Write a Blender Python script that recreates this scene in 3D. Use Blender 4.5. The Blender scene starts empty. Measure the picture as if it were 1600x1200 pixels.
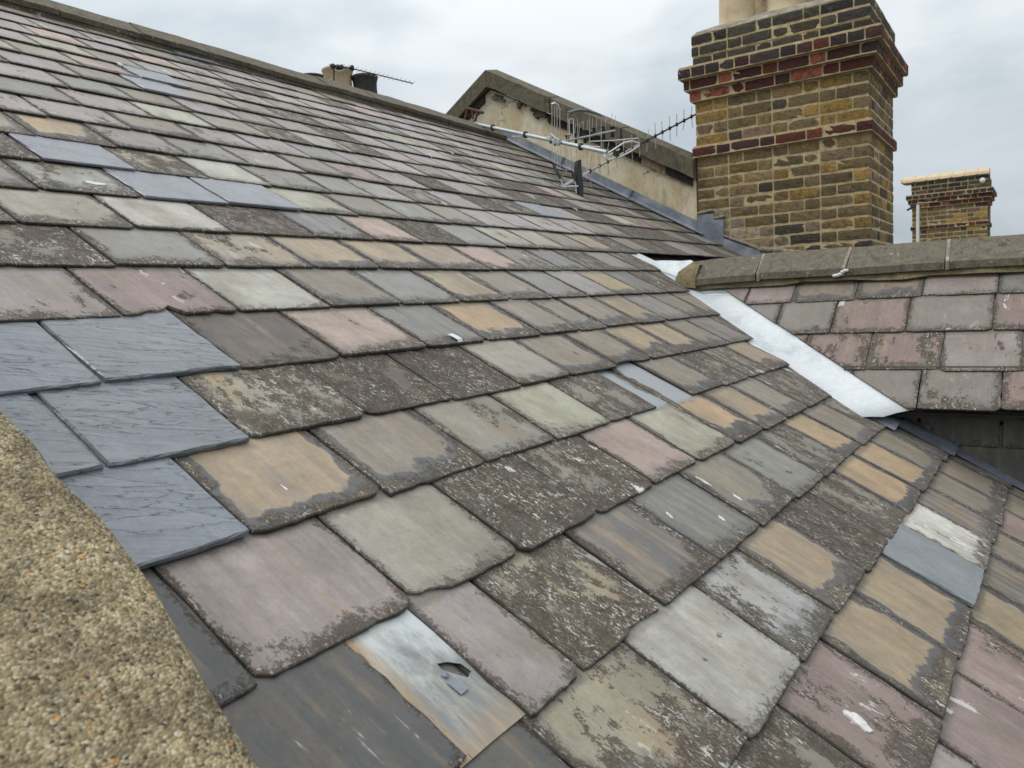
import bpy, math, random
from mathutils import Vector, Matrix

scene = bpy.context.scene
COL = scene.collection
R = random.Random(11)

# ------------------------------------------------------------------ camera
F_PX = 1209.1                       # focal length in pixels of a 1600 px wide frame
CAM_R = Vector((0.56209489, -0.82550702, -0.05086753))
CAM_U = Vector((0.10997312, 0.01364143, 0.99384094))
CAM_F = Vector((0.81972877, 0.56422697, -0.09845136))
cam_d = bpy.data.cameras.new('camera')
cam = bpy.data.objects.new('camera', cam_d)
COL.objects.link(cam)
cam.matrix_world = Matrix(((CAM_R.x, CAM_U.x, -CAM_F.x, 0), (CAM_R.y, CAM_U.y, -CAM_F.y, 0),
                           (CAM_R.z, CAM_U.z, -CAM_F.z, 0), (0, 0, 0, 1)))
cam_d.sensor_width = 36.0
cam_d.lens = F_PX / 1600 * 36
cam_d.clip_start = 0.02
cam_d.clip_end = 2000
cam_d.dof.use_dof = True
cam_d.dof.focus_distance = 1.8
cam_d.dof.aperture_fstop = 12.0
scene.camera = cam

# ------------------------------------------------------------------ sky and sun
SUN_EL, SUN_AZ = math.radians(55), math.radians(128)     # high, veiled sun behind the viewer's left, over the ridge side
world = bpy.data.worlds.new('World')
scene.world = world
world.use_nodes = True
wn, wl = world.node_tree.nodes, world.node_tree.links
wn.clear()


def W(t, **k):
    n = wn.new(t)
    for a, b in k.items():
        setattr(n, a, b)
    return n


w_out = W('ShaderNodeOutputWorld')
w_bg = W('ShaderNodeBackground')
w_bg.inputs['Strength'].default_value = 0.1
sky = W('ShaderNodeTexSky', sky_type='NISHITA', sun_disc=False)
sky.sun_elevation = SUN_EL
sky.sun_rotation = math.radians(90) - SUN_AZ
w_tc = W('ShaderNodeTexCoord')
w_sep = W('ShaderNodeSeparateXYZ')
wl.new(w_tc.outputs['Generated'], w_sep.inputs[0])
# overcast brightening from the horizon to the zenith
w_el = W('ShaderNodeMapRange', clamp=True)
for i, v in ((1, 0.10), (2, 1.0), (3, 0.93), (4, 2.75)):
    w_el.inputs[i].default_value = v
wl.new(w_sep.outputs['Z'], w_el.inputs[0])
# flattened cloud coordinates: stretched along the horizon
w_map = W('ShaderNodeMapping')
w_map.inputs['Scale'].default_value = (1.0, 1.0, 2.3)
wl.new(w_tc.outputs['Generated'], w_map.inputs[0])
w_n1 = W('ShaderNodeTexNoise')
w_n1.inputs['Scale'].default_value = 4.2
w_n1.inputs['Detail'].default_value = 7
w_n1.inputs['Roughness'].default_value = 0.5
w_n1.inputs['Distortion'].default_value = 0.35
wl.new(w_map.outputs[0], w_n1.inputs['Vector'])
w_cr = W('ShaderNodeValToRGB')
w_cr.color_ramp.elements[0].position = 0.36
w_cr.color_ramp.elements[0].color = (0.475, 0.545, 0.60, 1)
w_cr.color_ramp.elements[1].position = 0.64
w_cr.color_ramp.elements[1].color = (0.665, 0.73, 0.775, 1)
e = w_cr.color_ramp.elements.new(0.5)
e.color = (0.575, 0.64, 0.69, 1)
wl.new(w_n1.outputs['Fac'], w_cr.inputs['Fac'])
w_mul = W('ShaderNodeVectorMath', operation='SCALE')
w_zen = W('ShaderNodeMix', data_type='RGBA', blend_type='MULTIPLY')
wl.new(w_sep.outputs['Z'], w_zen.inputs[0])
wl.new(w_cr.outputs['Color'], w_zen.inputs[6])
w_zen.inputs[7].default_value = (1.10, 0.99, 0.91, 1)
wl.new(w_zen.outputs[2], w_mul.inputs[0])
w_ten = W('ShaderNodeMath', operation='MULTIPLY')
w_ten.inputs[1].default_value = 10.0
wl.new(w_el.outputs[0], w_ten.inputs[0])
wl.new(w_ten.outputs[0], w_mul.inputs['Scale'])
w_mix = W('ShaderNodeMix', data_type='RGBA')
w_mix.inputs[0].default_value = 0.93            # almost fully overcast
wl.new(sky.outputs[0], w_mix.inputs[6])
wl.new(w_mul.outputs[0], w_mix.inputs[7])
wl.new(w_mix.outputs[2], w_bg.inputs['Color'])
wl.new(w_bg.outputs[0], w_out.inputs['Surface'])

sun_d = bpy.data.lights.new('sun', 'SUN')
sun_d.energy = 1.3
sun_d.angle = math.radians(24)
sun_d.color = (1.0, 0.965, 0.91)
sun = bpy.data.objects.new('sun', sun_d)
COL.objects.link(sun)
sdir = Vector((math.cos(SUN_EL) * math.cos(SUN_AZ), math.cos(SUN_EL) * math.sin(SUN_AZ), math.sin(SUN_EL)))
sun.rotation_euler = sdir.to_track_quat('Z', 'Y').to_euler()
sun.location = sdir * 30

vs = scene.view_settings
scene.display_settings.display_device = 'sRGB'
vs.view_transform = 'Standard'
vs.look = 'None'
vs.exposure = 0.0
vs.gamma = 1.0
vs.use_curve_mapping = False
scene.render.engine = 'CYCLES'
scene.cycles.max_bounces = 5


# ------------------------------------------------------------------ helpers: objects
def link(name, me, mat=None, parent=None, mw=None):
    o = bpy.data.objects.new(name, me)
    COL.objects.link(o)
    if mat is not None and me is not None and not me.materials:
        me.materials.append(mat)
    if parent is not None:
        o.parent = parent
    if mw is not None:
        if parent is not None:
            o.matrix_local = root_inv(parent) @ mw
        else:
            o.matrix_local = mw
    return o


WMAT = {}


def root_inv(o):
    return WMAT[o.name].inverted()


def thing(name, label, cat, loc, group=None):
    o = bpy.data.objects.new(name, None)
    COL.objects.link(o)
    o.empty_display_size = 0.2
    o.location = loc
    WMAT[o.name] = Matrix.Translation(Vector(loc))
    o['kind'] = 'thing'
    o['label'] = label
    o['category'] = cat
    if group:
        o['group'] = group
    return o


class MB:
    """collects boxes, prisms and tubes in world coordinates into ONE mesh"""

    def __init__(s):
        s.v, s.f, s.sm = [], [], []

    def add(s, vs_, fs_, smooth=False):
        b = len(s.v)
        s.v += [tuple(p) for p in vs_]
        s.f += [[b + i for i in f] for f in fs_]
        s.sm += [smooth] * len(fs_)

    def box(s, c, h, m=None, jit=0.0):
        pts = [Vector((c[0] + sx * h[0], c[1] + sy * h[1], c[2] + sz * h[2]))
               for sx in (-1, 1) for sy in (-1, 1) for sz in (-1, 1)]
        if jit:
            pts = [p + Vector((R.uniform(-jit, jit), R.uniform(-jit, jit), R.uniform(-jit, jit))) for p in pts]
        if m is not None:
            pts = [m @ p for p in pts]
        s.add(pts, [(0, 1, 3, 2), (4, 6, 7, 5), (0, 4, 5, 1), (2, 3, 7, 6), (0, 2, 6, 4), (1, 5, 7, 3)])

    def tube(s, pts, r, n=8, caps=True):
        pts = [Vector(p) for p in pts]
        rr = r if isinstance(r, (list, tuple)) else [r] * len(pts)
        rings = []
        ref = None
        for i, p in enumerate(pts):
            t = (pts[min(i + 1, len(pts) - 1)] - pts[max(i - 1, 0)]).normalized()
            if ref is None:
                ref = t.orthogonal().normalized()
            a = (ref - t * ref.dot(t)).normalized()
            ref = a
            b = t.cross(a)
            rings.append([p + (a * math.cos(2 * math.pi * k / n) + b * math.sin(2 * math.pi * k / n)) * rr[i] for k in range(n)])
        vs_ = [q for ring in rings for q in ring]
        fs_ = []
        for i in range(len(pts) - 1):
            for k in range(n):
                fs_.append((i * n + k, i * n + (k + 1) % n, (i + 1) * n + (k + 1) % n, (i + 1) * n + k))
        s.add(vs_, fs_, n > 5)
        if caps:
            s.add(rings[0], [list(range(n))[::-1]])
            s.add(rings[-1], [list(range(n))])

    def lathe(s, prof, c, n=24):
        vs_ = [(c[0] + r * math.cos(2 * math.pi * k / n), c[1] + r * math.sin(2 * math.pi * k / n), c[2] + z)
               for r, z in prof for k in range(n)]
        fs_ = [(i * n + k, i * n + (k + 1) % n, (i + 1) * n + (k + 1) % n, (i + 1) * n + k)
               for i in range(len(prof) - 1) for k in range(n)]
        s.add(vs_, fs_, True)

    def loft(s, secs, closed=True, caps=True, smooth=False):
        """secs: list of sections, each a list of points of equal count"""
        n = len(secs[0])
        vs_ = [p for sec in secs for p in sec]
        fs_ = []
        for i in range(len(secs) - 1):
            for k in range(n if closed else n - 1):
                fs_.append((i * n + k, i * n + (k + 1) % n, (i + 1) * n + (k + 1) % n, (i + 1) * n + k))
        s.add(vs_, fs_, smooth)
        if caps and closed:
            s.add(secs[0], [list(range(n))[::-1]])
            s.add(secs[-1], [list(range(n))])

    def build(s, name, mat, parent=None, origin=None):
        if origin is None:
            lo = [min(p[i] for p in s.v) for i in range(3)]
            hi = [max(p[i] for p in s.v) for i in range(3)]
            origin = ((lo[0] + hi[0]) / 2, (lo[1] + hi[1]) / 2, lo[2])
        og = Vector(origin)
        me = bpy.data.meshes.new(name)
        me.from_pydata([tuple(Vector(p) - og) for p in s.v], [], s.f)
        if any(s.sm):
            me.polygons.foreach_set('use_smooth', s.sm)
        me.validate()
        me.update()
        return link(name, me, mat, parent, Matrix.Translation(og))


# ------------------------------------------------------------------ helpers: materials
class NT:
    def __init__(s, name):
        s.m = bpy.data.materials.new(name)
        s.m.use_nodes = True
        s.n, s.l = s.m.node_tree.nodes, s.m.node_tree.links
        s.n.clear()
        s.out = s.n.new('ShaderNodeOutputMaterial')
        s.b = s.n.new('ShaderNodeBsdfPrincipled')
        s.l.new(s.b.outputs[0], s.out.inputs[0])

    def put(s, sock, v):
        if hasattr(v, 'is_output') or isinstance(v, bpy.types.NodeSocket):
            s.l.new(v, sock)
        elif isinstance(v, (tuple, list)) and sock.type == 'RGBA' and len(v) == 3:
            sock.default_value = (*v, 1)
        else:
            sock.default_value = v

    def math(s, op, a, b=0.0, c=None, clamp=False):
        n = s.n.new('ShaderNodeMath')
        n.operation = op
        n.use_clamp = clamp
        s.put(n.inputs[0], a)
        s.put(n.inputs[1], b)
        if c is not None:
            s.put(n.inputs[2], c)
        return n.outputs[0]

    def add(s, a, b): return s.math('ADD', a, b)
    def sub(s, a, b): return s.math('SUBTRACT', a, b)
    def mul(s, a, b): return s.math('MULTIPLY', a, b)
    def mx(s, a, b): return s.math('MAXIMUM', a, b)
    def mn(s, a, b): return s.math('MINIMUM', a, b)

    def ramp(s, x, lo, hi, a=0.0, b=1.0, smooth=False):
        n = s.n.new('ShaderNodeMapRange')
        n.clamp = True
        if smooth:
            n.interpolation_type = 'SMOOTHSTEP'
        s.put(n.inputs[0], x)
        s.put(n.inputs[1], lo)
        s.put(n.inputs[2], hi)
        s.put(n.inputs[3], a)
        s.put(n.inputs[4], b)
        return n.outputs[0]

    def mix(s, f, a, b, blend='MIX'):
        n = s.n.new('ShaderNodeMix')
        n.data_type = 'RGBA'
        n.blend_type = blend
        n.clamp_factor = True
        s.put(n.inputs[0], f)
        s.put(n.inputs[6], a)
        s.put(n.inputs[7], b)
        return n.outputs[2]

    def noise(s, vec, scale, detail=4, rough=0.55, dist=0.0):
        n = s.n.new('ShaderNodeTexNoise')
        s.put(n.inputs['Vector'], vec)
        n.inputs['Scale'].default_value = scale
        n.inputs['Detail'].default_value = detail
        n.inputs['Roughness'].default_value = rough
        n.inputs['Distortion'].default_value = dist
        return n.outputs['Fac']

    def voro(s, vec, scale, feature='F1', out='Distance', rand=1.0):
        n = s.n.new('ShaderNodeTexVoronoi')
        n.feature = feature
        s.put(n.inputs['Vector'], vec)
        n.inputs['Scale'].default_value = scale
        n.inputs['Randomness'].default_value = rand
        return n.outputs[out]

    def vmul(s, v, xyz):
        n = s.n.new('ShaderNodeVectorMath')
        n.operation = 'MULTIPLY'
        s.put(n.inputs[0], v)
        n.inputs[1].default_value = xyz
        return n.outputs[0]

    def comb(s, x, y, z):
        n = s.n.new('ShaderNodeCombineXYZ')
        s.put(n.inputs[0], x)
        s.put(n.inputs[1], y)
        s.put(n.inputs[2], z)
        return n.outputs[0]

    def sep(s, v):
        n = s.n.new('ShaderNodeSeparateXYZ')
        s.put(n.inputs[0], v)
        return n.outputs[0], n.outputs[1], n.outputs[2]

    def attr(s, name, kind='GEOMETRY', out='Vector'):
        n = s.n.new('ShaderNodeAttribute')
        n.attribute_name = name
        n.attribute_type = kind
        return n.outputs[out]

    def scale(s, c, f):
        n = s.n.new('ShaderNodeVectorMath')
        n.operation = 'SCALE'
        s.put(n.inputs[0], c)
        s.put(n.inputs['Scale'], f)
        return n.outputs[0]

    def obj(s):
        return s.n.new('ShaderNodeTexCoord').outputs['Object']

    def pos(s):
        return s.n.new('ShaderNodeNewGeometry').outputs['Position']

    def bump(s, h, strength=0.5, dist=0.002):
        n = s.n.new('ShaderNodeBump')
        n.inputs['Strength'].default_value = strength
        n.inputs['Distance'].default_value = dist
        s.put(n.inputs['Height'], h)
        s.l.new(n.outputs[0], s.b.inputs['Normal'])

    def done(s, col, rough=0.7, metal=0.0, spec=0.5):
        s.put(s.b.inputs['Base Color'], col)
        s.put(s.b.inputs['Roughness'], rough)
        s.put(s.b.inputs['Metallic'], metal)
        s.put(s.b.inputs['Specular IOR Level'], spec)
        return s.m


def slate_material():
    t = NT('slate')
    loc = t.attr('loc')
    x, y, sd = t.sep(loc)
    hw, gauge, pale = t.sep(t.attr('dim'))
    k_edge, k_full, k_streak = t.sep(t.attr('k1'))
    k_halo, k_white, k_rip = t.sep(t.attr('k2'))
    k_scr, k_fleck, k_rough = t.sep(t.attr('k3'))
    base = t.attr('base', out='Color')
    alt = t.attr('alt', out='Color')
    P = t.comb(t.add(x, t.mul(sd, 3.71)), t.add(y, t.mul(sd, 7.13)), t.mul(sd, 1.7))
    Pst = t.vmul(P, (1, 0.1, 1))
    n_big = t.noise(P, 11, 4, 0.55)
    n_mid = t.noise(P, 55, 6, 0.68)
    n_fine = t.noise(t.vmul(P, (1, 0.7, 1)), 230, 4, 0.65)
    n_str = t.noise(Pst, 38, 5, 0.62)
    n_strf = t.noise(t.vmul(P, (1, 0.16, 1)), 160, 3, 0.6)
    n_fleck = t.noise(t.vmul(P, (1, 0.55, 1)), 120, 5, 0.75, 0.6)
    n_patch = t.noise(t.vmul(P, (1, 0.55, 1)), 15, 7, 0.68, 0.3)
    n_zone = t.noise(t.vmul(t.pos(), (1.0, 0.8, 0.8)), 1.7, 5, 0.62, 0.4)
    n_zone2 = t.noise(t.pos(), 7.5, 5, 0.65, 0.3)
    zone = t.add(t.sub(n_zone, 0.5), t.mul(t.sub(n_zone2, 0.5), 0.9))
    # distance to the exposed edges: the tail counts fully, the sides less
    ds = t.sub(hw, t.math('ABSOLUTE', x))
    dd = t.math('SMOOTH_MIN', y, t.mul(ds, 2.1), 0.03)
    dtop = t.sub(gauge, y)
    # streaked body colour
    st = t.mul(k_streak, t.ramp(n_str, 0.42, 0.60))
    c = t.mix(st, base, alt)
    old = t.math('GREATER_THAN', k_edge, 0.02)
    n_wash = t.noise(t.vmul(P, (1, 0.35, 1)), 9, 5, 0.6, 0.5)
    c = t.mix(t.mul(old, t.ramp(t.add(n_wash, t.mul(zone, 0.5)), 0.44, 0.72, 0, 0.62)), c, (0.140, 0.122, 0.096))
    tint = t.ramp(n_big, 0.3, 0.7, 0.88, 1.12)
    tint = t.mul(tint, t.ramp(n_mid, 0.25, 0.75, 0.86, 1.13))
    tint = t.mul(tint, t.ramp(n_strf, 0.2, 0.8, 0.88, 1.11))
    tint = t.mul(tint, t.ramp(n_str, 0.3, 0.7, 0.90, 1.08))
    tint = t.mul(tint, t.ramp(n_fine, 0.25, 0.75, 0.88, 1.10))
    c = t.scale(c, tint)
    c = t.mix(t.mul(t.mul(old, t.ramp(n_str, 0.53, 0.68)), t.ramp(n_zone2, 0.46, 0.60, 0, 0.6)), c, (0.265, 0.185, 0.095))
    c = t.mix(old, c, t.vmul(c, (1.035, 1.0, 0.955)))
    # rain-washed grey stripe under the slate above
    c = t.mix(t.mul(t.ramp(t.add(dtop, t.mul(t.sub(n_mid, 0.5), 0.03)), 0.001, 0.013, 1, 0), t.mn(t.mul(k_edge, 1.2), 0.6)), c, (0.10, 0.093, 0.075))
    # pale unweathered head where the slate above is missing
    c = t.mix(t.mul(t.mul(pale, 0.8), t.ramp(t.add(y, t.mul(t.sub(n_mid, 0.5), 0.05)), t.sub(gauge, 0.012), t.add(gauge, 0.012))), c, (0.30, 0.335, 0.36))
    # darker wet halo along the margin
    depth = t.mul(t.mul(k_edge, t.ramp(zone, -0.25, 0.25, 0.65, 1.5)), t.ramp(n_big, 0.32, 0.68, 0.012, 0.066))
    halo = t.ramp(t.add(dd, t.mul(t.sub(n_str, 0.5), 0.055)), t.add(depth, 0.012), t.add(depth, 0.019), 1, 0)
    c = t.mix(t.mul(halo, k_halo), c, t.scale(t.comb(0.074, 0.076, 0.083), t.ramp(n_fine, 0.2, 0.8, 0.8, 1.2)))
    # lichen crust: along the margin and in patches
    q = t.math('DIVIDE', t.sub(depth, dd), 0.016)
    rag = t.add(t.mul(t.sub(n_mid, 0.5), 6.0), t.mul(t.sub(n_fine, 0.5), 5.0))
    m_edge = t.mul(t.math('ADD', q, rag, clamp=True), t.math('GREATER_THAN', k_edge, 0.02))
    thr = t.sub(t.sub(0.74, t.mul(k_full, 0.46)), t.mul(zone, 0.42))
    m_full = t.ramp(t.add(n_patch, t.add(t.mul(t.sub(n_mid, 0.5), 0.34), t.mul(t.sub(n_fine, 0.5), 0.28))), thr, t.add(thr, 0.035))
    m_l = t.math('MAXIMUM', m_edge, m_full)
    lc = t.mix(t.ramp(n_mid, 0.38, 0.62), (0.030, 0.024, 0.020), (0.080, 0.062, 0.046))
    lc = t.mix(t.ramp(n_big, 0.50, 0.66, 0, 0.7), lc, t.scale(base, 0.40))
    lc = t.mix(t.mul(t.ramp(n_fine, 0.54, 0.64), 0.6), lc, (0.185, 0.155, 0.11))
    c = t.mix(t.mul(m_l, 0.93), c, lc)
    # pale crustose flecks
    n_cl = t.noise(t.vmul(P, (1, 0.5, 1)), 24, 4, 0.6, 0.3)
    n_fl2 = t.noise(t.vmul(P, (1, 0.4, 1)), 210, 4, 0.7, 0.8)
    flm = t.mx(t.mul(t.ramp(n_fleck, 0.57, 0.60), t.ramp(n_cl, 0.46, 0.58)), t.mul(t.ramp(n_fl2, 0.585, 0.62), t.ramp(n_cl, 0.38, 0.55)))
    fl = t.mul(t.mx(m_l, 0.05), flm)
    c = t.mix(t.mul(fl, k_fleck), c, t.mix(n_mid, (0.50, 0.46, 0.37), (0.40, 0.41, 0.40)))
    # darker along every edge, more so on old slates
    edge_dk = t.ramp(t.add(t.mn(y, t.mul(ds, 1.1)), t.mul(t.sub(n_mid, 0.5), 0.010)), 0.0005, 0.0055, 1, 0)
    c = t.mix(t.mul(t.mul(edge_dk, old), t.ramp(n_mid, 0.38, 0.6, 0.05, 0.75)), c, (0.055, 0.047, 0.038))
    rim = t.ramp(t.mn(y, ds), -0.0005, 0.0022, 1, 0)
    c = t.mix(t.mul(rim, t.add(0.35, t.mul(old, 0.45))), c, (0.036, 0.032, 0.027))
    # bird lime / lime bloom
    nw = t.noise(t.vmul(P, (1, 0.42, 1)), 17, 5, 0.62, 0.4)
    m_w = t.mul(k_white, t.ramp(t.add(nw, t.mul(t.sub(n_fine, 0.5), 0.12)), 0.655, 0.675))
    c = t.mix(m_w, c, (0.66, 0.66, 0.63))
    # riven cleavage lines of new slates
    rx = t.comb(t.sub(t.mul(x, 0.91), t.mul(y, 0.41)), t.add(t.mul(y, 0.91), t.mul(x, 0.41)), sd)
    nr = t.noise(t.vmul(rx, (0.20, 1.0, 3.0)), 52, 4, 0.5, 0.6)
    nr2 = t.noise(t.vmul(rx, (0.4, 1.0, 5.0)), 14, 2)
    line = t.ramp(t.math('ABSOLUTE', t.sub(nr, 0.5)), 0.0, 0.011, 1, 0)
    line = t.mul(t.mul(line, t.ramp(nr2, 0.40, 0.52)), k_rip)
    c = t.mix(t.mul(line, 0.68), c, (0.035, 0.039, 0.045))
    c = t.mix(t.mul(k_rip, t.ramp(nr, 0.50, 0.60, 0, 0.30)), c, (0.22, 0.24, 0.26))
    # scratches down the slope
    ns = t.noise(t.vmul(P, (1, 0.07, 1)), 150, 2, 0.5, 0.3)
    scr = t.mul(k_scr, t.mul(t.ramp(ns, 0.70, 0.74), t.ramp(n_mid, 0.42, 0.6)))
    c = t.mix(t.mul(scr, 0.7), c, (0.45, 0.47, 0.48))
    h = t.add(t.mul(m_l, t.add(0.35, t.mul(n_fine, 0.9))), t.mul(n_mid, 0.35))
    h = t.add(h, t.mul(n_strf, 0.18))
    h = t.add(h, t.mul(k_rip, t.sub(t.mul(nr, 1.7), t.mul(line, 0.8))))
    h = t.add(h, t.mul(n_big, 0.5))
    t.bump(h, 0.7, 0.0026)
    rr = t.add(k_rough, t.mul(m_l, t.sub(0.92, k_rough)))
    return t.done(c, rr, 0, 0.5)


def stone_material(name, dark, mid, light, scale=30, moss=0.3, top_light=0.0, bump=0.6, bdist=0.004):
    t = NT(name)
    p = t.pos()
    n1 = t.noise(p, scale * 0.25, 5, 0.6)
    n2 = t.noise(p, scale, 6, 0.7)
    n3 = t.noise(p, scale * 7, 3, 0.6)
    c = t.mix(t.ramp(n2, 0.35, 0.65), dark, mid)
    c = t.mix(t.mul(t.ramp(n3, 0.55, 0.66), 0.75), c, light)
    c = t.mix(t.ramp(n1, 0.50, 0.68, 0, moss), c, (0.145, 0.125, 0.062))
    c = t.mix(t.ramp(t.noise(p, scale * .7, 4, 0.7, 0.5), 0.66, 0.70, 0, 0.8), c, (0.42, 0.41, 0.36))
    c = t.mix(t.ramp(t.noise(p, scale * .45, 6, 0.7), 0.56, 0.66, 0, 0.65), c, tuple(v * 0.45 for v in dark))
    if top_light:
        nz = t.sep(t.n.new('ShaderNodeNewGeometry').outputs['Normal'])[2]
        c = t.mix(t.mul(t.ramp(nz, 0.5, 0.9), top_light), c, light)
    t.bump(t.add(n2, t.mul(n3, 0.5)), bump, bdist)
    return t.done(c, 0.92, 0, 0.3)


def grit_material():
    """exposed aggregate of the weathered concrete coping"""
    t = NT('aggregate_concrete')
    p = t.pos()
    w = t.noise(p, 60, 3)
    n = t.n.new('ShaderNodeTexVoronoi')
    t.put(n.inputs['Vector'], p)
    n.inputs['Scale'].default_value = 400
    d, col = n.outputs['Distance'], n.outputs['Color']
    r1, r2, r3 = t.sep(col)
    big = t.n.new('ShaderNodeTexVoronoi')
    t.put(big.inputs['Vector'], p)
    big.inputs['Scale'].default_value = 150
    b1, b2, b3 = t.sep(big.outputs['Color'])
    c = t.mix(t.ramp(r1, 0.0, 1.0), (0.165, 0.135, 0.078), (0.40, 0.325, 0.19))
    c = t.mix(t.ramp(r2, 0.80, 0.84), c, (0.48, 0.42, 0.29))
    c = t.mix(t.ramp(r3, 0.92, 0.95), c, (0.085, 0.072, 0.05))
    c = t.mix(t.mul(t.ramp(b1, 0.90, 0.93), t.ramp(big.outputs['Distance'], 0.30, 0.42, 1, 0)), c,
              t.mix(t.ramp(b2, 0.4, 0.75), (0.55, 0.50, 0.40), (0.50, 0.27, 0.085)))
    dirt = t.noise(p, 22, 6, 0.68)
    c = t.scale(c, t.ramp(dirt, 0.36, 0.62, 0.52, 1.2))
    t.bump(t.add(t.mul(d, -1.0), t.mul(w, 0.6)), 0.9, 0.003)
    return t.done(c, 0.93, 0, 0.3)


def brick_material(name, cols, dirt=0.5):
    t = NT(name)
    info = t.n.new('ShaderNodeObjectInfo')
    rnd = info.outputs['Random']
    tint = t.attr('tint', out='Color')
    own = info.outputs['Color']
    p = t.pos()
    n1 = t.noise(p, 26, 5, 0.65)
    n2 = t.noise(p, 110, 5, 0.7, 0.4)
    n3 = t.noise(t.vmul(p, (1, 1, 1.8)), 55, 5, 0.7, 0.6)
    c = own
    c = t.scale(c, t.ramp(n2, 0.25, 0.75, 0.50, 1.45))
    c = t.mix(t.mul(t.ramp(n1, 0.50, 0.62), dirt), c, (0.040, 0.035, 0.027))
    c = t.mix(t.mul(t.ramp(n3, 0.60, 0.66), 0.55), c, cols[0])
    c = t.mix(t.mul(t.ramp(t.noise(p, 75, 4, 0.6, 0.5), 0.66, 0.69), 0.7), c, cols[1])
    t.bump(t.add(n2, t.mul(n3, 1.2)), 0.85, 0.007)
    return t.done(c, 0.92, 0, 0.25)


def mottled(name, stops, scale=12, rough=0.8, metal=0.0, bump=0.3, bdist=0.003, stretch=(1, 1, 1), spec=0.4, fine=0.15):
    t = NT(name)
    p = t.vmul(t.pos(), stretch)
    n1 = t.noise(p, scale, 6, 0.62, 0.3)
    n2 = t.noise(p, scale * 9, 4, 0.65)
    cr = t.n.new('ShaderNodeValToRGB')
    els = cr.color_ramp.elements
    while len(els) < len(stops):
        els.new(0.5)
    for el, (pp, cc) in zip(els, stops):
        el.position = pp
        el.color = (*cc, 1)
    t.put(cr.inputs['Fac'], n1)
    c = t.scale(cr.outputs['Color'], t.ramp(n2, 0.25, 0.75, 1 - fine, 1 + fine))
    t.bump(t.add(n1, t.mul(n2, 0.5)), bump, bdist)
    return t.done(c, rough, metal, spec)


M = {}
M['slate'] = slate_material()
M['ridge'] = stone_material('weathered_ridge_stone', (0.080, 0.070, 0.054), (0.145, 0.128, 0.100), (0.29, 0.255, 0.19), 34, 0.30)
M['bed'] = stone_material('mossy_mortar', (0.10, 0.082, 0.046), (0.205, 0.165, 0.090), (0.36, 0.30, 0.17), 40, 0.5)
M['joint'] = mottled('pale_mortar', [(0.3, (0.12, 0.105, 0.08)), (0.55, (0.235, 0.21, 0.16)), (0.75, (0.44, 0.41, 0.34))], 40)
M['coping'] = stone_material('coping_stone', (0.072, 0.064, 0.046), (0.135, 0.118, 0.084), (0.25, 0.22, 0.15), 22, 0.45)
M['grit'] = grit_material()
M['mortar'] = mottled('brick_mortar', [(0.25, (0.25, 0.195, 0.11)), (0.48, (0.44, 0.345, 0.19)), (0.75, (0.58, 0.49, 0.32))], 20, 0.95, bump=0.8, bdist=0.004)
M['flaunch'] = mottled('flaunching_mortar', [(0.3, (0.10, 0.09, 0.07)), (0.5, (0.25, 0.225, 0.175)), (0.72, (0.40, 0.37, 0.30))], 18, 0.95, bump=0.8, bdist=0.006)
M['stock'] = brick_material('yellow_stock_brick', [(0.30, 0.245, 0.145), (0.42, 0.40, 0.34)])
M['redbrick'] = brick_material('red_band_brick', [(0.060, 0.040, 0.034), (0.36, 0.12, 0.075)], 0.75)
M['lead'] = mottled('lead_sheet', [(0.3, (0.135, 0.155, 0.185)), (0.52, (0.205, 0.225, 0.26)), (0.7, (0.31, 0.325, 0.345))], 9, 0.5, 0.25, 0.25)
M['zinc'] = mottled('valley_metal', [(0.30, (0.40, 0.43, 0.44)), (0.45, (0.53, 0.57, 0.595)), (0.62, (0.58, 0.61, 0.63)), (0.72, (0.50, 0.48, 0.42))], 6, 0.42, 0.15, 0.25, fine=0.08)
M['clay'] = mottled('buff_clay', [(0.3, (0.44, 0.335, 0.195)), (0.5, (0.55, 0.44, 0.28)), (0.75, (0.60, 0.50, 0.34))], 9, 0.75, bump=0.15, fine=0.06)
M['oldclay'] = mottled('sooty_buff_clay', [(0.35, (0.10, 0.085, 0.06)), (0.47, (0.36, 0.29, 0.18)), (0.7, (0.42, 0.35, 0.22))], 9, 0.85)
M['soot'] = mottled('sooty_clay', [(0.3, (0.022, 0.021, 0.02)), (0.6, (0.05, 0.045, 0.04)), (0.8, (0.12, 0.09, 0.06))], 10, 0.8)
M['galv'] = mottled('galvanised_steel', [(0.3, (0.36, 0.40, 0.43)), (0.7, (0.50, 0.54, 0.57))], 30, 0.45, 0.4, 0.1)
M['alu'] = mottled('aluminium_rod', [(0.3, (0.30, 0.29, 0.27)), (0.7, (0.48, 0.47, 0.44))], 40, 0.45, 0.2, 0.1)
M['rust'] = mottled('rusty_steel', [(0.3, (0.055, 0.03, 0.024)), (0.6, (0.12, 0.062, 0.045)), (0.8, (0.19, 0.11, 0.08))], 40, 0.85)
M['black'] = mottled('black_plastic', [(0.3, (0.014, 0.016, 0.019)), (0.7, (0.030, 0.034, 0.040))], 20, 0.45, fine=0.1)
M['white'] = mottled('white_plastic', [(0.3, (0.62, 0.62, 0.60)), (0.7, (0.72, 0.72, 0.70))], 20, 0.5, fine=0.05)
M['dark_batten'] = mottled('roof_underside', [(0.3, (0.02, 0.018, 0.016)), (0.7, (0.05, 0.045, 0.04))], 12, 0.95)
M['ground'] = mottled('ground_cover', [(0.35, (0.07, 0.075, 0.05)), (0.55, (0.11, 0.105, 0.09)), (0.7, (0.16, 0.15, 0.135))], 0.25, 0.95)


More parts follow.
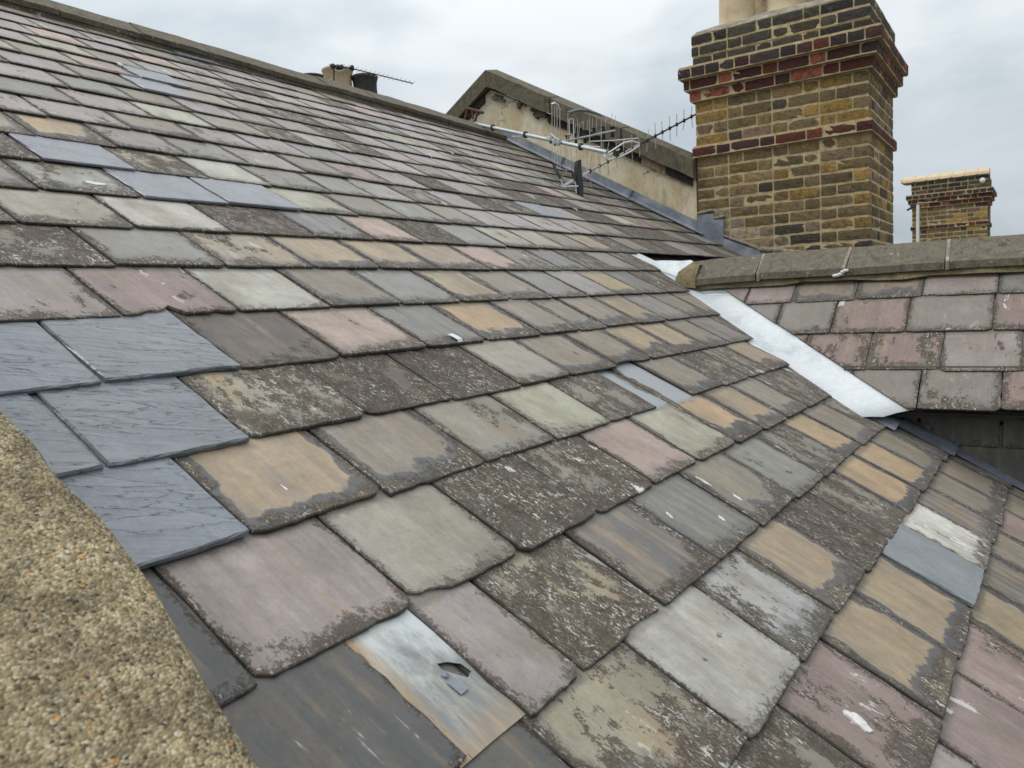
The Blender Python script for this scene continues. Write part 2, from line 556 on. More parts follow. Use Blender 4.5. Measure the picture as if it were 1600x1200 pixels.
def render_wall_material():
    t = NT('cracked_render')
    p = t.pos()
    n1 = t.noise(t.vmul(p, (1, 1, 0.55)), 5.5, 6, 0.6, 0.4)
    n2 = t.noise(p, 40, 5, 0.65)
    n3 = t.noise(t.vmul(p, (1, 1, 0.3)), 7, 5, 0.65)
    c = t.mix(t.ramp(n1, 0.38, 0.62), (0.52, 0.43, 0.27), (0.68, 0.62, 0.47))
    c = t.mix(t.ramp(n1, 0.60, 0.72), c, (0.50, 0.45, 0.31))
    c = t.mix(t.ramp(n3, 0.58, 0.74, 0, 0.6), c, (0.22, 0.165, 0.09))
    c = t.scale(c, t.ramp(n2, 0.2, 0.8, 0.86, 1.12))
    cr = t.voro(t.comb(*[t.add(a, t.mul(t.sub(t.noise(p, 9, 4), 0.5), 0.5)) for a in t.sep(p)]), 1.6, 'DISTANCE_TO_EDGE')
    c = t.mix(t.mul(t.ramp(cr, 0.0, 0.012, 1, 0), t.ramp(t.noise(p, 3, 2), 0.5, 0.6)), c, (0.07, 0.055, 0.035))
    t.bump(t.add(n2, n1), 0.4, 0.006)
    return t.done(c, 0.92, 0, 0.25)


M['render'] = render_wall_material()


def metal_slate_material():
    """zinc soaker with rust runs"""
    t = NT('stained_zinc')
    x, y, _ = t.sep(t.obj())
    p = t.obj()
    n1 = t.noise(t.vmul(p, (1, 0.5, 1)), 19, 8, 0.68, 0.1)
    n2 = t.noise(t.vmul(p, (1, 0.16, 1)), 80, 5, 0.65)
    c = t.mix(t.ramp(t.add(n1, t.mul(t.sub(0.13, y), 1.6)), 0.36, 0.56), (0.46, 0.50, 0.51), (0.19, 0.20, 0.20))
    c = t.mix(t.ramp(n2, 0.45, 0.7, 0, 0.6), c, (0.47, 0.45, 0.37))
    edge = t.ramp(t.add(x, t.mul(t.sub(n1, 0.5), 0.045)), -0.048, -0.030, 1, 0)
    foot = t.ramp(t.add(y, t.mul(t.sub(n1, 0.5), 0.13)), 0.005, 0.05, 1, 0)
    c = t.mix(t.mul(t.mx(edge, t.mul(foot, 0.55)), t.ramp(n2, 0.30, 0.55, 0.35, 0.95)), c, (0.33, 0.225, 0.115))
    c = t.mix(t.mul(edge, t.ramp(n2, 0.55, 0.6)), c, (0.10, 0.085, 0.07))
    t.bump(t.add(n1, n2), 0.3, 0.002)
    return t.done(c, 0.5, 0.15, 0.5)


M['stained'] = metal_slate_material()

# ------------------------------------------------------------------ ground
g = MB()
g.add([(-600, -600, -7.6), (600, -600, -7.6), (600, 600, -7.6), (-600, 600, -7.6)], [(0, 1, 2, 3)])
go = g.build('ground', M['ground'])
go['kind'] = 'structure'

# ------------------------------------------------------------------ main roof frame
D = 0.68                                        # camera height above the slates
PITCH = math.radians(29.34)
N = Vector((0, -math.sin(PITCH), math.cos(PITCH)))
DOWN = Vector((0, -math.cos(PITCH), -math.sin(PITCH)))
UX = Vector((1, 0, 0))


def roof(u, v, h=0.0):
    """u along the courses, v down the slope, h above the slates; metres"""
    return UX * u + DOWN * v - N * (D - h)


ROOF_M = Matrix(((1, 0, 0, 0), (0, -DOWN.y, N.y, 0), (0, -DOWN.z, N.z, 0), (0, 0, 0, 1)))   # x = u, y = up the slope, z = normal

# colours of the slate kinds (base, streak colour)
TAN = (0.330, 0.250, 0.155)
KIND = {
    #        base                     alt                      edge full streak halo white ripple scr fleck rough
    'new':   ((0.158, 0.178, 0.199), (0.140, 0.160, 0.181), 0.00, 0.00, 0.6, 0.0, 0.0, 1.0, 0.15, 0.3, 0.33),
    'lav':   ((0.195, 0.206, 0.236), (0.182, 0.194, 0.226), 0.00, 0.00, 0.4, 0.0, 0.0, 0.6, 0.0, 0.3, 0.36),
    'flat':  ((0.205, 0.225, 0.240), (0.205, 0.225, 0.240), 0.00, 0.00, 0.0, 0.0, 0.0, 0.0, 0.0, 0.1, 0.50),
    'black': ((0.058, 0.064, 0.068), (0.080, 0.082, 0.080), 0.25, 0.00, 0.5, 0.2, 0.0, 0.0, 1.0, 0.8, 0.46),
    'purp':  ((0.232, 0.206, 0.208), (0.250, 0.226, 0.226), 0.62, 0.14, 0.8, 0.0, 0.0, 0.0, 0.2, 0.9, 0.50),
    'mauve': ((0.225, 0.172, 0.168), (0.245, 0.200, 0.192), 0.75, 0.30, 0.6, 0.0, 0.5, 0.0, 0.2, 1.0, 0.56),
    'green': ((0.250, 0.250, 0.205), (0.235, 0.232, 0.208), 0.62, 0.05, 0.7, 0.2, 0.0, 0.0, 0.3, 0.9, 0.55),
    'pale':  ((0.375, 0.380, 0.350), (0.335, 0.340, 0.315), 0.42, 0.04, 0.7, 0.1, 0.0, 0.0, 0.2, 0.8, 0.58),
    'pgrn':  ((0.320, 0.320, 0.265), (0.300, 0.300, 0.250), 0.70, 0.08, 0.8, 0.2, 0.0, 0.0, 0.2, 0.9, 0.55),
    'pink':  ((0.355, 0.282, 0.252), (0.335, 0.278, 0.245), 0.85, 0.05, 0.4, 0.2, 0.0, 0.0, 0.1, 1.0, 0.56),
    'tan':   ((0.330, 0.262, 0.172), (0.225, 0.200, 0.160), 0.85, 0.05, 0.9, 0.95, 0.0, 0.0, 0.1, 1.0, 0.54),
    'och':   ((0.350, 0.262, 0.160), (0.300, 0.240, 0.165), 0.80, 0.02, 0.5, 1.0, 0.0, 0.0, 0.1, 1.0, 0.54),
    'tang':  ((0.255, 0.222, 0.170), (0.165, 0.160, 0.150), 0.80, 0.10, 1.0, 0.8, 0.0, 0.0, 0.2, 1.0, 0.54),
    'bltan': ((0.128, 0.133, 0.140), (0.260, 0.215, 0.150), 0.95, 0.08, 0.7, 0.3, 0.15, 0.0, 0.4, 1.0, 0.50),
    'grey':  ((0.215, 0.216, 0.206), (0.178, 0.182, 0.182), 0.70, 0.16, 1.0, 0.3, 0.15, 0.0, 0.3, 1.0, 0.48),
    'dgrey': ((0.135, 0.140, 0.145), (0.185, 0.185, 0.178), 0.75, 0.12, 0.8, 0.3, 0.2, 0.0, 0.5, 1.0, 0.50),
    'lich':  ((0.215, 0.195, 0.160), (0.185, 0.185, 0.178), 1.10, 0.62, 0.8, 0.3, 0.60, 0.0, 0.2, 1.0, 0.60),
    'mott':  ((0.265, 0.255, 0.215), (0.290, 0.245, 0.170), 1.00, 0.46, 0.8, 0.3, 0.35, 0.0, 0.2, 1.0, 0.58),
    'brown': ((0.105, 0.084, 0.078), (0.125, 0.100, 0.085), 0.80, 0.78, 0.7, 0.0, 0.10, 0.0, 0.4, 0.8, 0.62),
    'dark':  ((0.085, 0.070, 0.068), (0.110, 0.092, 0.084), 0.45, 0.25, 0.7, 0.0, 0.0, 0.0, 0.5, 0.35, 0.55),
    'blotch': ((0.300, 0.312, 0.310), (0.260, 0.265, 0.255), 1.25, 0.40, 0.6, 0.4, 0.0, 0.0, 0.2, 1.0, 0.56),
    'white': ((0.520, 0.530, 0.510), (0.42, 0.42, 0.40), 0.8, 0.40, 0.7, 0.0, 0.6, 0.0, 0.2, 1.0, 0.60),
    'lilac': ((0.280, 0.254, 0.260), (0.235, 0.220, 0.216), 0.50, 0.22, 0.9, 0.0, 0.30, 0.0, 0.3, 1.0, 0.46),
}


class SlateGeo:
    """outline of one slate as (x, y) points from the tail up; y = 0 at the tail"""

    def __init__(s, w, L, gauge, seed, kind, chip=None, lean=0.0):
        r = random.Random(seed)
        s.w, s.L, s.g, s.seed, s.kind = w, L, gauge, seed, kind
        h = w / 2
        new = kind in ('new', 'lav', 'flat')
        cr = r.uniform(0.0015, 0.004) if new else r.choice((0.002, 0.003, 0.005, 0.008, 0.016))
        cl = r.uniform(0.0015, 0.004) if new else r.choice((0.002, 0.003, 0.005, 0.008, 0.014))
        j = 0.0007 if new else 0.0011
        tailtilt = r.uniform(-0.004, 0.004)
        pts = []
        nb = 14
        for i in range(nb + 1):
            f = i / nb
            xx = -h + w * f
            yy = tailtilt * (f - 0.5) + r.gauss(0, j)
            if xx < -h + cl:
                yy += cl * (1 - (xx + h) / cl) * 0.8
            if xx > h - cr:
                yy += cr * (1 - (h - xx) / cr) * 0.8
            if chip:
                for (cx, cw, cd) in chip:
                    a = abs(f - cx) / cw
                    if a < 1:
                        yy += cd * (1 - a * a) * r.uniform(0.75, 1.15)
            pts.append((xx + (r.gauss(0, j * .6) if 0 < i < nb else 0), yy))
        ns = 7
        top = gauge * 1.12
        rs = [(h + r.gauss(0, j * 0.9) + lean * (i / ns), top * i / ns) for i in range(1, ns + 1)]
        lsd = [(-h + r.gauss(0, j * 0.9) + lean * (i / ns), top * i / ns) for i in range(1, ns + 1)]
        rs = [(x, max(y, pts[-1][1] + 0.004)) for x, y in rs]
        lsd = [(x, max(y, pts[0][1] + 0.004)) for x, y in lsd]
        s.pts = pts + rs + [(h, L), (-h, L)] + lsd[::-1]


def clip_poly(pts, a, b, c):
    """keep a*x + b*y <= c"""
    out = []
    n = len(pts)
    for i in range(n):
        p, q = pts[i], pts[(i + 1) % n]
        dp, dq = a * p[0] + b * p[1] - c, a * q[0] + b * q[1] - c
        if dp <= 0:
            out.append(p)
        if (dp < 0 < dq) or (dq < 0 < dp):
            f = dp / (dp - dq)
            out.append((p[0] + (q[0] - p[0]) * f, p[1] + (q[1] - p[1]) * f))
    return out


def inset(pts, d):
    n = len(pts)
    out = []
    for i in range(n):
        p0, p1, p2 = pts[i - 1], pts[i], pts[(i + 1) % n]
        e1 = (p1[0] - p0[0], p1[1] - p0[1])
        e2 = (p2[0] - p1[0], p2[1] - p1[1])
        l1, l2 = math.hypot(*e1) or 1e-9, math.hypot(*e2) or 1e-9
        nx, ny = -(e1[1] / l1 + e2[1] / l2), (e1[0] / l1 + e2[0] / l2)
        l = math.hypot(nx, ny) or 1e-9
        out.append((p1[0] + nx / l * d[i], p1[1] + ny / l * d[i]))
    return out


ATTRS = ('loc', 'dim', 'k1', 'k2', 'k3', 'base', 'alt')


def slate_arrays(s, pts, t, detail, var, pale=0.0):
    """vertices, faces and attribute values of one slate in its own frame"""
    r = random.Random(s.seed * 7 + 1)
    n = len(pts)
    new = s.kind in ('new', 'lav', 'flat')
    ch = [(r.uniform(0.001, 0.0038) if new else r.uniform(0.0006, 0.0030)) if p[1] < s.g * 1.2 else 0.001 for p in pts]
    vs_, fs_ = [], []
    if detail:
        top = inset(pts, ch)
        for p in top:
            vs_.append((p[0], p[1], t))
        for p in pts:
            vs_.append((p[0], p[1], t * r.uniform(0.5, 0.8)))
        lo = inset(pts, [c * 0.35 for c in ch])
        for p in lo:
            vs_.append((p[0], p[1], 0.0))
        fs_.append(list(range(n)))
        for k in range(2):
            for i in range(n):
                j = (i + 1) % n
                fs_.append((k * n + j, k * n + i, (k + 1) * n + i, (k + 1) * n + j))
    else:
        for p in pts:
            vs_.append((p[0], p[1], t))
        for p in pts:
            vs_.append((p[0], p[1], 0.0))
        fs_.append(list(range(n)))
        for i in range(n):
            j = (i + 1) % n
            fs_.append((j, i, n + i, n + j))
    kd = KIND[s.kind]
    sd = (s.seed * 0.6180339) % 1.0 * 9.0
    f = 1 + var * r.uniform(-1, 1)
    hue = [1 + var * 0.35 * r.uniform(-1, 1) for _ in range(3)]
    base = [kd[0][i] * f * hue[i] for i in range(3)]
    alt = [kd[1][i] * f * hue[i] for i in range(3)]
    w = lambda v, a: max(0.0, v * (1 + a * r.uniform(-1, 1)))
    at = {'dim': (s.w / 2, s.g, pale), 'k1': (w(kd[2], .3), w(kd[3], .2), kd[4]), 'k2': (w(kd[5], .15), w(kd[6], .3), kd[7]),
          'k3': (kd[8], kd[9], kd[10]), 'base': (*base, 1), 'alt': (*alt, 1)}
    loc = [(p[0], p[1], sd) for p in vs_]
    return vs_, fs_, loc, at


def slate_mesh(name, chunks):
    """chunks: list of (verts, faces, loc, attributes) -> one mesh with attributes"""
    V, Fc, A = [], [], {k: [] for k in ATTRS}
    for vs_, fs_, loc, at in chunks:
        b = len(V)
        V += vs_
        Fc += [[b + i for i in f] for f in fs_]
        for p in loc:
            A['loc'] += p
        for k in ATTRS[1:]:
            A[k] += list(at[k]) * len(vs_)
    me = bpy.data.meshes.new(name)
    me.from_pydata(V, [], Fc)
    for k in ATTRS:
        if k in ('base', 'alt'):
            a = me.attributes.new(k, 'FLOAT_COLOR', 'POINT')
            a.data.foreach_set('color', A[k])
        else:
            a = me.attributes.new(k, 'FLOAT_VECTOR', 'POINT')
            a.data.foreach_set('vector', A[k])
    me.update()
    return me


def slate_matrix(frame, x, y, h, tilt, spin):
    return frame @ Matrix.Translation((x, y, h)) @ Matrix.Rotation(spin, 4, 'Z') @ Matrix.Rotation(-tilt, 4, 'X')


TH = 0.0056
GA = 0.212
# ------------------------------------------------------------------ main roof: rows of slates
roof_t = thing('slate_roof', 'large pitched roof of weathered multicoloured slates filling the foreground below the long stone ridge', 'roof', roof(2.5, 0.9, -0.1))
V0 = {-7: -2.797, -6: -2.478, -5: -2.165, -4: -1.835, -3: -1.508, -2: -1.197, -1: -0.902, 0: -0.588, 1: -0.277, 2: 0.038, 3: 0.347, 4: 0.66, 5: 0.97}
for r_ in range(-8, -23, -1):
    V0[r_] = V0[r_ + 1] - 0.320


def row_v(r_, u1):
    v0 = V0[r_]
    k = max(-0.028, min(0.028, 0.02 + 0.0165 * v0))
    return v0 + k * (u1 - 2.0)


JO = {-3: [0.555, 0.941, 1.32, 1.695, 2.106, 2.465, 2.885, 3.225, 3.508], -2: [0.40, 0.788, 1.131, 1.526, 1.899],
      -1: [0.55, 0.930, 1.31, 1.705, 2.085, 2.47, 2.86], 0: [0.36, 0.727, 1.10, 1.468, 1.849, 2.224, 2.597, 3.006, 3.36, 3.72, 4.10, 4.55],
      1: [0.49, 0.918, 1.074, 1.276, 1.66, 2.035, 2.415, 2.831, 3.22, 3.619, 3.967, 4.36, 4.75], 2: [0.30, 0.69, 1.06, 1.45, 1.844, 2.183, 2.575, 2.966, 3.36, 3.756, 4.143, 4.53],
      3: [0.87, 1.25, 1.628, 2.014, 2.392, 2.809, 3.205, 3.601, 3.925, 4.306, 4.70], -5: [0.55, 0.93, 1.316, 1.718, 2.118, 2.51, 2.899, 3.339],
      -7: [0.60, 0.985, 1.373, 1.76, 2.155, 2.565, 2.96, 3.361], -6: [0.40, 0.78, 1.165, 1.557, 1.958, 2.40, 2.773, 3.137], -4: [0.37, 0.76, 1.159, 1.542, 1.925, 2.31, 2.695, 3.08]}
TY = {
    4: (1.85, 'mauve mauve tan bltan tang mauve tang tang grey'),
    3: (0.87, 'black lich mauve tan tan flat white bltan tang tang dgrey dgrey'),
    2: (0.30, 'black black mott pale blotch tan brown lich och och tang dgrey dgrey'),
    1: (0.49, 'black METAL purp mott bltan dgrey tang grey lich och tang lich lich'),
    0: (0.36, 'black purp green lich lich pink pgrn och tan tang lich lich lich'),
    -1: (0.55, 'new tan tang green pgrn lich MISS tang lich lich tan lich tang lich brown'),
    -2: (0.40, 'new new mott brown brown green tang tang tan tan tang grey lich lich brown'),
    -3: (0.555, 'new new dark pink dgrey och tang tang tang tan grey tang tang lich brown'),
    -4: (0.37, 'purp purp mauve pale tang grey tan tang grey lilac tan dgrey lich brown'),
    -5: (0.55, 'lich lich grey mott tan tan tan pink lich dgrey lich grey lich brown lich'),
    -6: (0.40, 'pgrn pgrn pgrn pale brown dgrey pink brown grey pgrn pgrn tang tan lich tang brown brown'),
    -7: (0.60, 'tang tang blotch lav lav pgrn tang grey tang lilac lilac lilac lilac tang tang brown brown'),
    -8: (0.40, 'lich lich lich lav mott pale grey grey lilac lich lilac brown lich lav lilac brown brown'),
    -9: (0.55, 'grey grey tang och grey grey lilac tang mauve lilac brown lilac tang brown lich brown'),
    -10: (0.40, 'tang tang pale lilac lilac tang lilac lilac grey lilac lilac tang lilac lich brown'),
}
FAR = ['lilac'] * 8 + ['purp'] * 2 + ['tang'] * 4 + ['grey'] * 4 + ['pgrn'] * 2 + ['lich'] * 2 + ['pink'] + ['mott'] + ['lav'] * 1 + ['green'] * 2
FARR = ['lilac'] * 3 + ['tang'] * 3 + ['brown'] * 4 + ['grey'] * 3 + ['lich'] * 3 + ['mauve'] * 2
VAL_A, VAL_B = (3.945, -1.715), (3.065, -0.275)          # edge of the slates along the valley
CHIPS = {(-4, 2): [(0.28, 0.16, 0.018), (0.42, 0.07, 0.030), (0.80, 0.05, 0.012)], (0, 2): [(0.0, 0.30, 0.024)], (-6, 3): [(0.5, 0.2, 0.006)],
         (-3, 1): [(0.75, 0.2, 0.004)], (-9, 8): [(0.1, 0.3, 0.02)], (-2, 7): [(0.3, 0.3, 0.018)], (1, 3): [(0.7, 0.2, 0.006)]}
slates = []                                               # (visible size, row, SlateGeo, outline, matrix, thickness, pale)
rr = random.Random(5)
for r_ in sorted(V0):
    phase = 0.93 if r_ % 2 else 0.74
    js = list(JO.get(r_, []))
    if not js:
        u0 = phase - 0.385 * 2 + (rr.uniform(-0.05, 0.05) if r_ < -7 else 0)
        js = [u0]
    while js[-1] < 9.2:
        js.append(js[-1] + 0.386 + rr.uniform(-0.022, 0.022) * (1 if r_ > -8 else 1.6))
    if r_ in TY:
        st, names = TY[r_]
        names = names.split()
        first = min(range(len(js)), key=lambda i: abs(js[i] - st))
    else:
        names, first = [], 0
    for i in range(len(js) - 1):
        ua, ub = js[i] * D, js[i + 1] * D
        if ua > 6.16 or ub < 0.24:
            continue
        um1 = (js[i] + js[i + 1]) / 2
        vb = row_v(r_, um1) * D
        j = i - first
        if 0 <= j < len(names):
            kind = names[j]
        elif r_ > -7 or um1 > 7.2:
            kind = rr.choice(FARR)
        elif um1 > 5.6 and r_ > -12:
            kind = rr.choice(FARR + FAR)
        else:
            kind = rr.choice(FAR)
        if kind == 'MISS':
            continue
        # off the roof: below the valley or right of the hung wall
        side = (VAL_B[0] - VAL_A[0]) * (vb - VAL_A[1]) - (VAL_B[1] - VAL_A[1]) * (ua - VAL_A[0])
        if VAL_A[1] < vb < VAL_B[1] + 0.03 and side < 0.0:
            continue
        if vb >= VAL_B[1] + 0.03 and ua > 3.33:
            continue
        ridge_v = -4.54 + (um1 * D - 2.2) * 0.045
        if vb - GA > ridge_v + 7 or vb < ridge_v - 0.02:
            continue
        seed = (r_ + 40) * 101 + i
        new = kind in ('new', 'lav', 'flat')
        gap = rr.uniform(0.003, 0.007) if not new else rr.uniform(0.005, 0.008)
        if kind == 'METAL':
            metal_pos = (ua, ub, vb)
            continue
        L = min(GA * 2 + 0.07, vb - ridge_v + 0.03)
        if L < 0.05:
            continue
        s = SlateGeo(ub - ua - gap, L, GA, seed, kind, CHIPS.get((r_, j)), rr.uniform(-0.003, 0.003))
        pts = s.pts
        uc = (ua + ub) / 2
        if VAL_A[1] < vb < VAL_B[1] + 0.03:
            # keep the upper left side of the valley cut, in slate coordinates (x = u - uc, y = vb - v)
            ax, ay = VAL_A[0] - uc, vb - VAL_A[1]
            bx, by = VAL_B[0] - uc, vb - VAL_B[1]
            a, b = (ay - by), (bx - ax)
            if a < 0:
                a, b = -a, -b
            pts = clip_poly(pts, a, b, a * ax + b * ay)
        elif vb >= VAL_B[1] + 0.03:
            lim = 3.155 if vb < -0.13 else (3.265 if vb < 0.1 else 3.31)
            pts = clip_poly(pts, 1, 0, lim - uc)
        if len(pts) < 4:
            continue
        th = TH * rr.uniform(0.85, 1.25) * (1.55 if new else 1)
        hb = 2.95 * TH + rr.uniform(0, 0.0022) + (0.002 if new else 0)
        tilt = hb / (GA * 2 + 0.07) * rr.uniform(0.95, 1.1)
        spin = rr.gauss(0, 0.004)
        dv = rr.gauss(0, 0.0022)
        mw = slate_matrix(ROOF_M, uc, -(vb + dv), -D + hb - 0.0165, tilt, spin)
        p = mw @ Vector((0, GA / 2, 0))
        z = p.dot(CAM_F)
        sx, sy = F_PX * p.dot(CAM_R) / max(z, .05), F_PX * p.dot(CAM_U) / max(z, .05)
        cosv = abs(N.dot(p.normalized()))
        inview = z > 0.1 and -900 < sx < 900 and -720 < sy < 700
        size = (GA * (ub - ua) * cosv / p.length_squared) if inview else 0.0
        pale = 1.0 if (r_ == 0 and 2.55 < js[i] < 3.3) else 0.0
        slates.append((size, s, pts, mw, th, pale))

slates.sort(key=lambda q_: -q_[0])
rest = []
NEWLAB = 'new blue-grey slate with clean hewn edges'
for i, (size, s, pts, mw, th, pale) in enumerate(slates):
    if i < 299:
        ar = slate_arrays(s, pts, th, True, 0.05 if s.kind in ('new', 'lav') else 0.07, pale)
        me = slate_mesh('slate', [ar])
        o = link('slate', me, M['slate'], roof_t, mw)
        if s.kind == 'new':
            o['label'] = NEWLAB
        elif s.kind == 'flat':
            o['label'] = 'smooth plain grey replacement slate'
    else:
        vs_, fs_, loc, at = slate_arrays(s, pts, th, False, 0.09, pale)
        rest.append(([tuple(mw @ Vector(p)) for p in vs_], fs_, loc, at))
me = slate_mesh('slate_field', rest)
fld = link('slate_field', me, M['slate'], roof_t, Matrix.Identity(4))
fld['kind'] = 'stuff'

# deck under the slates
def quad_slab(name, pts, nrm, t, mat, parent):
    b = MB()
    top = [Vector(p) for p in pts]
    bot = [p - nrm * t for p in top]
    b.add(top + bot, [(0, 1, 2, 3), (7, 6, 5, 4), (0, 4, 5, 1), (1, 5, 6, 2), (2, 6, 7, 3), (3, 7, 4, 0)])
    return b.build(name, mat, parent)


quad_slab('roof_deck', [roof(-0.1, 0.9, -0.034), roof(6.09, 0.9, -0.034), roof(6.09, -4.42, -0.034), roof(-0.1, -4.66, -0.034)], N, 0.09, M['dark_batten'], roof_t)
# far slope of the same roof, beyond the ridge
RB = Vector((0, math.cos(PITCH), -math.sin(PITCH)))
back = MB()
ra, rb_ = roof(0.0, -4.68, 0.01), roof(6.08, -4.42, 0.01)
back.add([ra, rb_, rb_ + RB * 5, ra + RB * 5], [(0, 3, 2, 1)])
back.build('rear_slope', M['dark_batten'], roof_t)

# the soaker where a slate has slipped away, with its torn nail hole and clip
ua, ub, vb = metal_pos
mm = slate_matrix(ROOF_M, (ua + ub) / 2 - 0.004, -(vb - 0.005), -D + 0.0005, 0.020, 0.0)
w2 = (ub - ua) / 2 + 0.014
mb = bpy.data.meshes.new('metal_slate')
hx, hy = 0.030, 0.098
hole = [(hx - 0.006, hy + 0.021), (hx + 0.009, hy + 0.015), (hx + 0.022, hy + 0.003), (hx + 0.024, hy - 0.013), (hx + 0.012, hy - 0.017), (hx + 0.002, hy - 0.004), (hx - 0.008, hy + 0.010)]
outer = [(-w2, 0), (0, 0.001), (w2, 0), (w2, 0.16), (w2, 0.31), (0, 0.31), (-w2, 0.31), (-w2, 0.12)]
import bmesh
bm = bmesh.new()
vo = [bm.verts.new((a, b, 0.0014 + (0.001 if abs(a) > 0.01 else 0))) for a, b in outer]
vh = [bm.verts.new((a, b, 0.0014)) for a, b in hole]
eds = [bm.edges.new((vo[i], vo[(i + 1) % len(vo)])) for i in range(len(vo))] + [bm.edges.new((vh[i], vh[(i + 1) % len(vh)])) for i in range(len(vh))]
bmesh.ops.triangle_fill(bm, use_beauty=True, use_dissolve=False, edges=eds)
hc = Vector((hx + 0.008, hy + 0.003, 0))
for f in list(bm.faces):
    c = f.calc_center_median()
    if all(v in vh for v in f.verts):
        bm.faces.remove(f)
bmesh.ops.recalc_face_normals(bm, faces=bm.faces)
bm.to_mesh(mb)
bm.free()
ms = link('metal_slate', mb, M['stained'], roof_t, mm)
ms['label'] = 'rust-streaked zinc sheet with a torn hole where a slate is missing'
sol = ms.modifiers.new('thickness', 'SOLIDIFY')
sol.thickness = 0.0015
b = MB()
b.box((hx - 0.011, hy - 0.020, 0.0032), (0.008, 0.0115, 0.0005), mm, jit=0.001)
b.lathe([(0.0, 0.0042), (0.0040, 0.0040), (0.0046, 0.0026)], (0, 0, 0), 12)
for i in range(8, 8 + 36):
    p = Vector(b.v[i])
    b.v[i] = tuple(mm @ (p + Vector((hx - 0.012, hy + 0.001, 0))))
b.build('nail_tab', M['lead'], roof_t)


def clip(u, v, rot, h=0.022, L=0.02, w=0.011):
    """bent lead strip (tingle) holding a slate"""
    m_ = ROOF_M @ Matrix.Translation((u, -v, -D + h - 0.014)) @ Matrix.Rotation(rot, 4, 'Z')
    c_ = MB()
    c_.loft([[m_ @ Vector((sx * w, yy, zz)) for sx, yy, zz in ((-1, y0, z0), (1, y0, z0), (1, y0, z0 - .0015), (-1, y0, z0 - .0015))]
             for y0, z0 in ((L * 1.6, 0.004), (L, 0.006), (0.0, 0.0065), (-0.006, 0.001), (-0.004, -0.008))])
    return c_.build('slate_clip', M['zinc'], roof_t)


for (u, v, a) in [(1.56, -1.035, 0.1), (4.89, -2.93, 0.3), (5.26, -2.99, 0.4), (5.62, -2.80, 0.2), (5.72, -2.73, 0.3), (4.05, -3.25, 0.2), (3.62, -3.05, 0.3), (2.05, -3.62, 0.3), (4.3, -2.38, 0.1)]:
    clip(u, v, a)


# dried lime splashes and flaked spots lying on single slates: thin crusts with ragged outlines
def splash(u, v, ru, rv, rot, h=0.0, mat='lime'):
    rg = random.Random(int(u * 997 + v * 131))
    n = 16
    lift = 0.0054 + h
    ring = []
    for k in range(n):
        a = 2 * math.pi * k / n
        q_ = rg.uniform(0.65, 1.2)
        x_, y_ = ru * q_ * math.cos(a), rv * q_ * math.sin(a)
        ring.append((u + x_ * math.cos(rot) - y_ * math.sin(rot), v + x_ * math.sin(rot) + y_ * math.cos(rot)))
    b = MB()
    b.loft([[roof(a_, b_, lift - 0.012) for a_, b_ in ring], [roof(a_, b_, lift) for a_, b_ in ring],
            [roof(u + (a_ - u) * 0.8, v + (b_ - v) * 0.8, lift + 0.0006) for a_, b_ in ring]])
    return b.build('lime_splash', M[mat], roof_t)


M['lime'] = mottled('lime_crust', [(0.3, (0.40, 0.39, 0.37)), (0.5, (0.60, 0.60, 0.58)), (0.7, (0.70, 0.70, 0.69))], 60, 0.9, fine=0.12)
for (u, v, ru, rv, rot, h) in [(1.201, 0.126, 0.013, 0.024, 0.2, 0.0008), (0.736, -0.640, 0.0030, 0.018, 0.10, 0.0), (0.741, -0.684, 0.0022, 0.014, -0.1, -0.001),
                               (1.68, -0.349, 0.006, 0.020, -0.1, -0.0025), (1.705, -0.271, 0.006, 0.016, 0.1, -0.0008),                                (1.105, -1.975, 0.028, 0.012, 0.1, 0.0), (1.425, -0.322, 0.0035, 0.010, 0.3, -0.0015), (1.555, -0.254, 0.006, 0.010, 0.2, -0.0005), (0.507, -0.838, 0.012, 0.010, 0.1, 0.0045)]:
    splash(u, v, ru, rv, rot, h)
# ------------------------------------------------------------------ stone ridge of the main roof
def ridge_pt(u, h, off):
    """point on the ridge line: off metres down our slope from the apex, h above the slates"""
    return roof(u, -4.54 + (u - 2.2) * 0.045 + off, h)


u = 0.35
first = True
while u < 5.98:
    L = R.uniform(0.43, 0.47)
    u2 = min(u + L, 6.0)
    dz = R.uniform(-0.004, 0.004)
    t = MB()
    secs = []
    nsec = 4
    for k in range(nsec):
        uu = u + 0.004 + (u2 - u - 0.008) * k / (nsec - 1)
        jz = dz + R.gauss(0, 0.0015)
        ap = ridge_pt(uu, 0.070 + jz, -0.07)
        lo = ridge_pt(uu, 0.054 + jz, 0.095 + R.gauss(0, 0.002))
        lo2 = ridge_pt(uu, 0.028 + jz, 0.098)
        bk = ap + RB * 0.19
        secs.append([ap, lo, lo2, ridge_pt(uu, 0.02, -0.05), bk - Vector((0, 0, 0.04)), bk])
    t.loft(secs)
    t.build('ridge_tile', M['ridge'], roof_t)
    u = u2
bed = MB()
secs = []
for k in range(28):
    uu = 0.35 + (6.0 - 0.35) * k / 27
    secs.append([ridge_pt(uu, 0.030, -0.03), ridge_pt(uu, 0.032 + R.gauss(0, .002), 0.090 + R.gauss(0, 0.002)), ridge_pt(uu, 0.0, 0.100 + R.gauss(0, 0.004)), ridge_pt(uu, -0.03, 0.02)])
bed.loft(secs)
bed.build('ridge_bedding', M['coping'], roof_t)

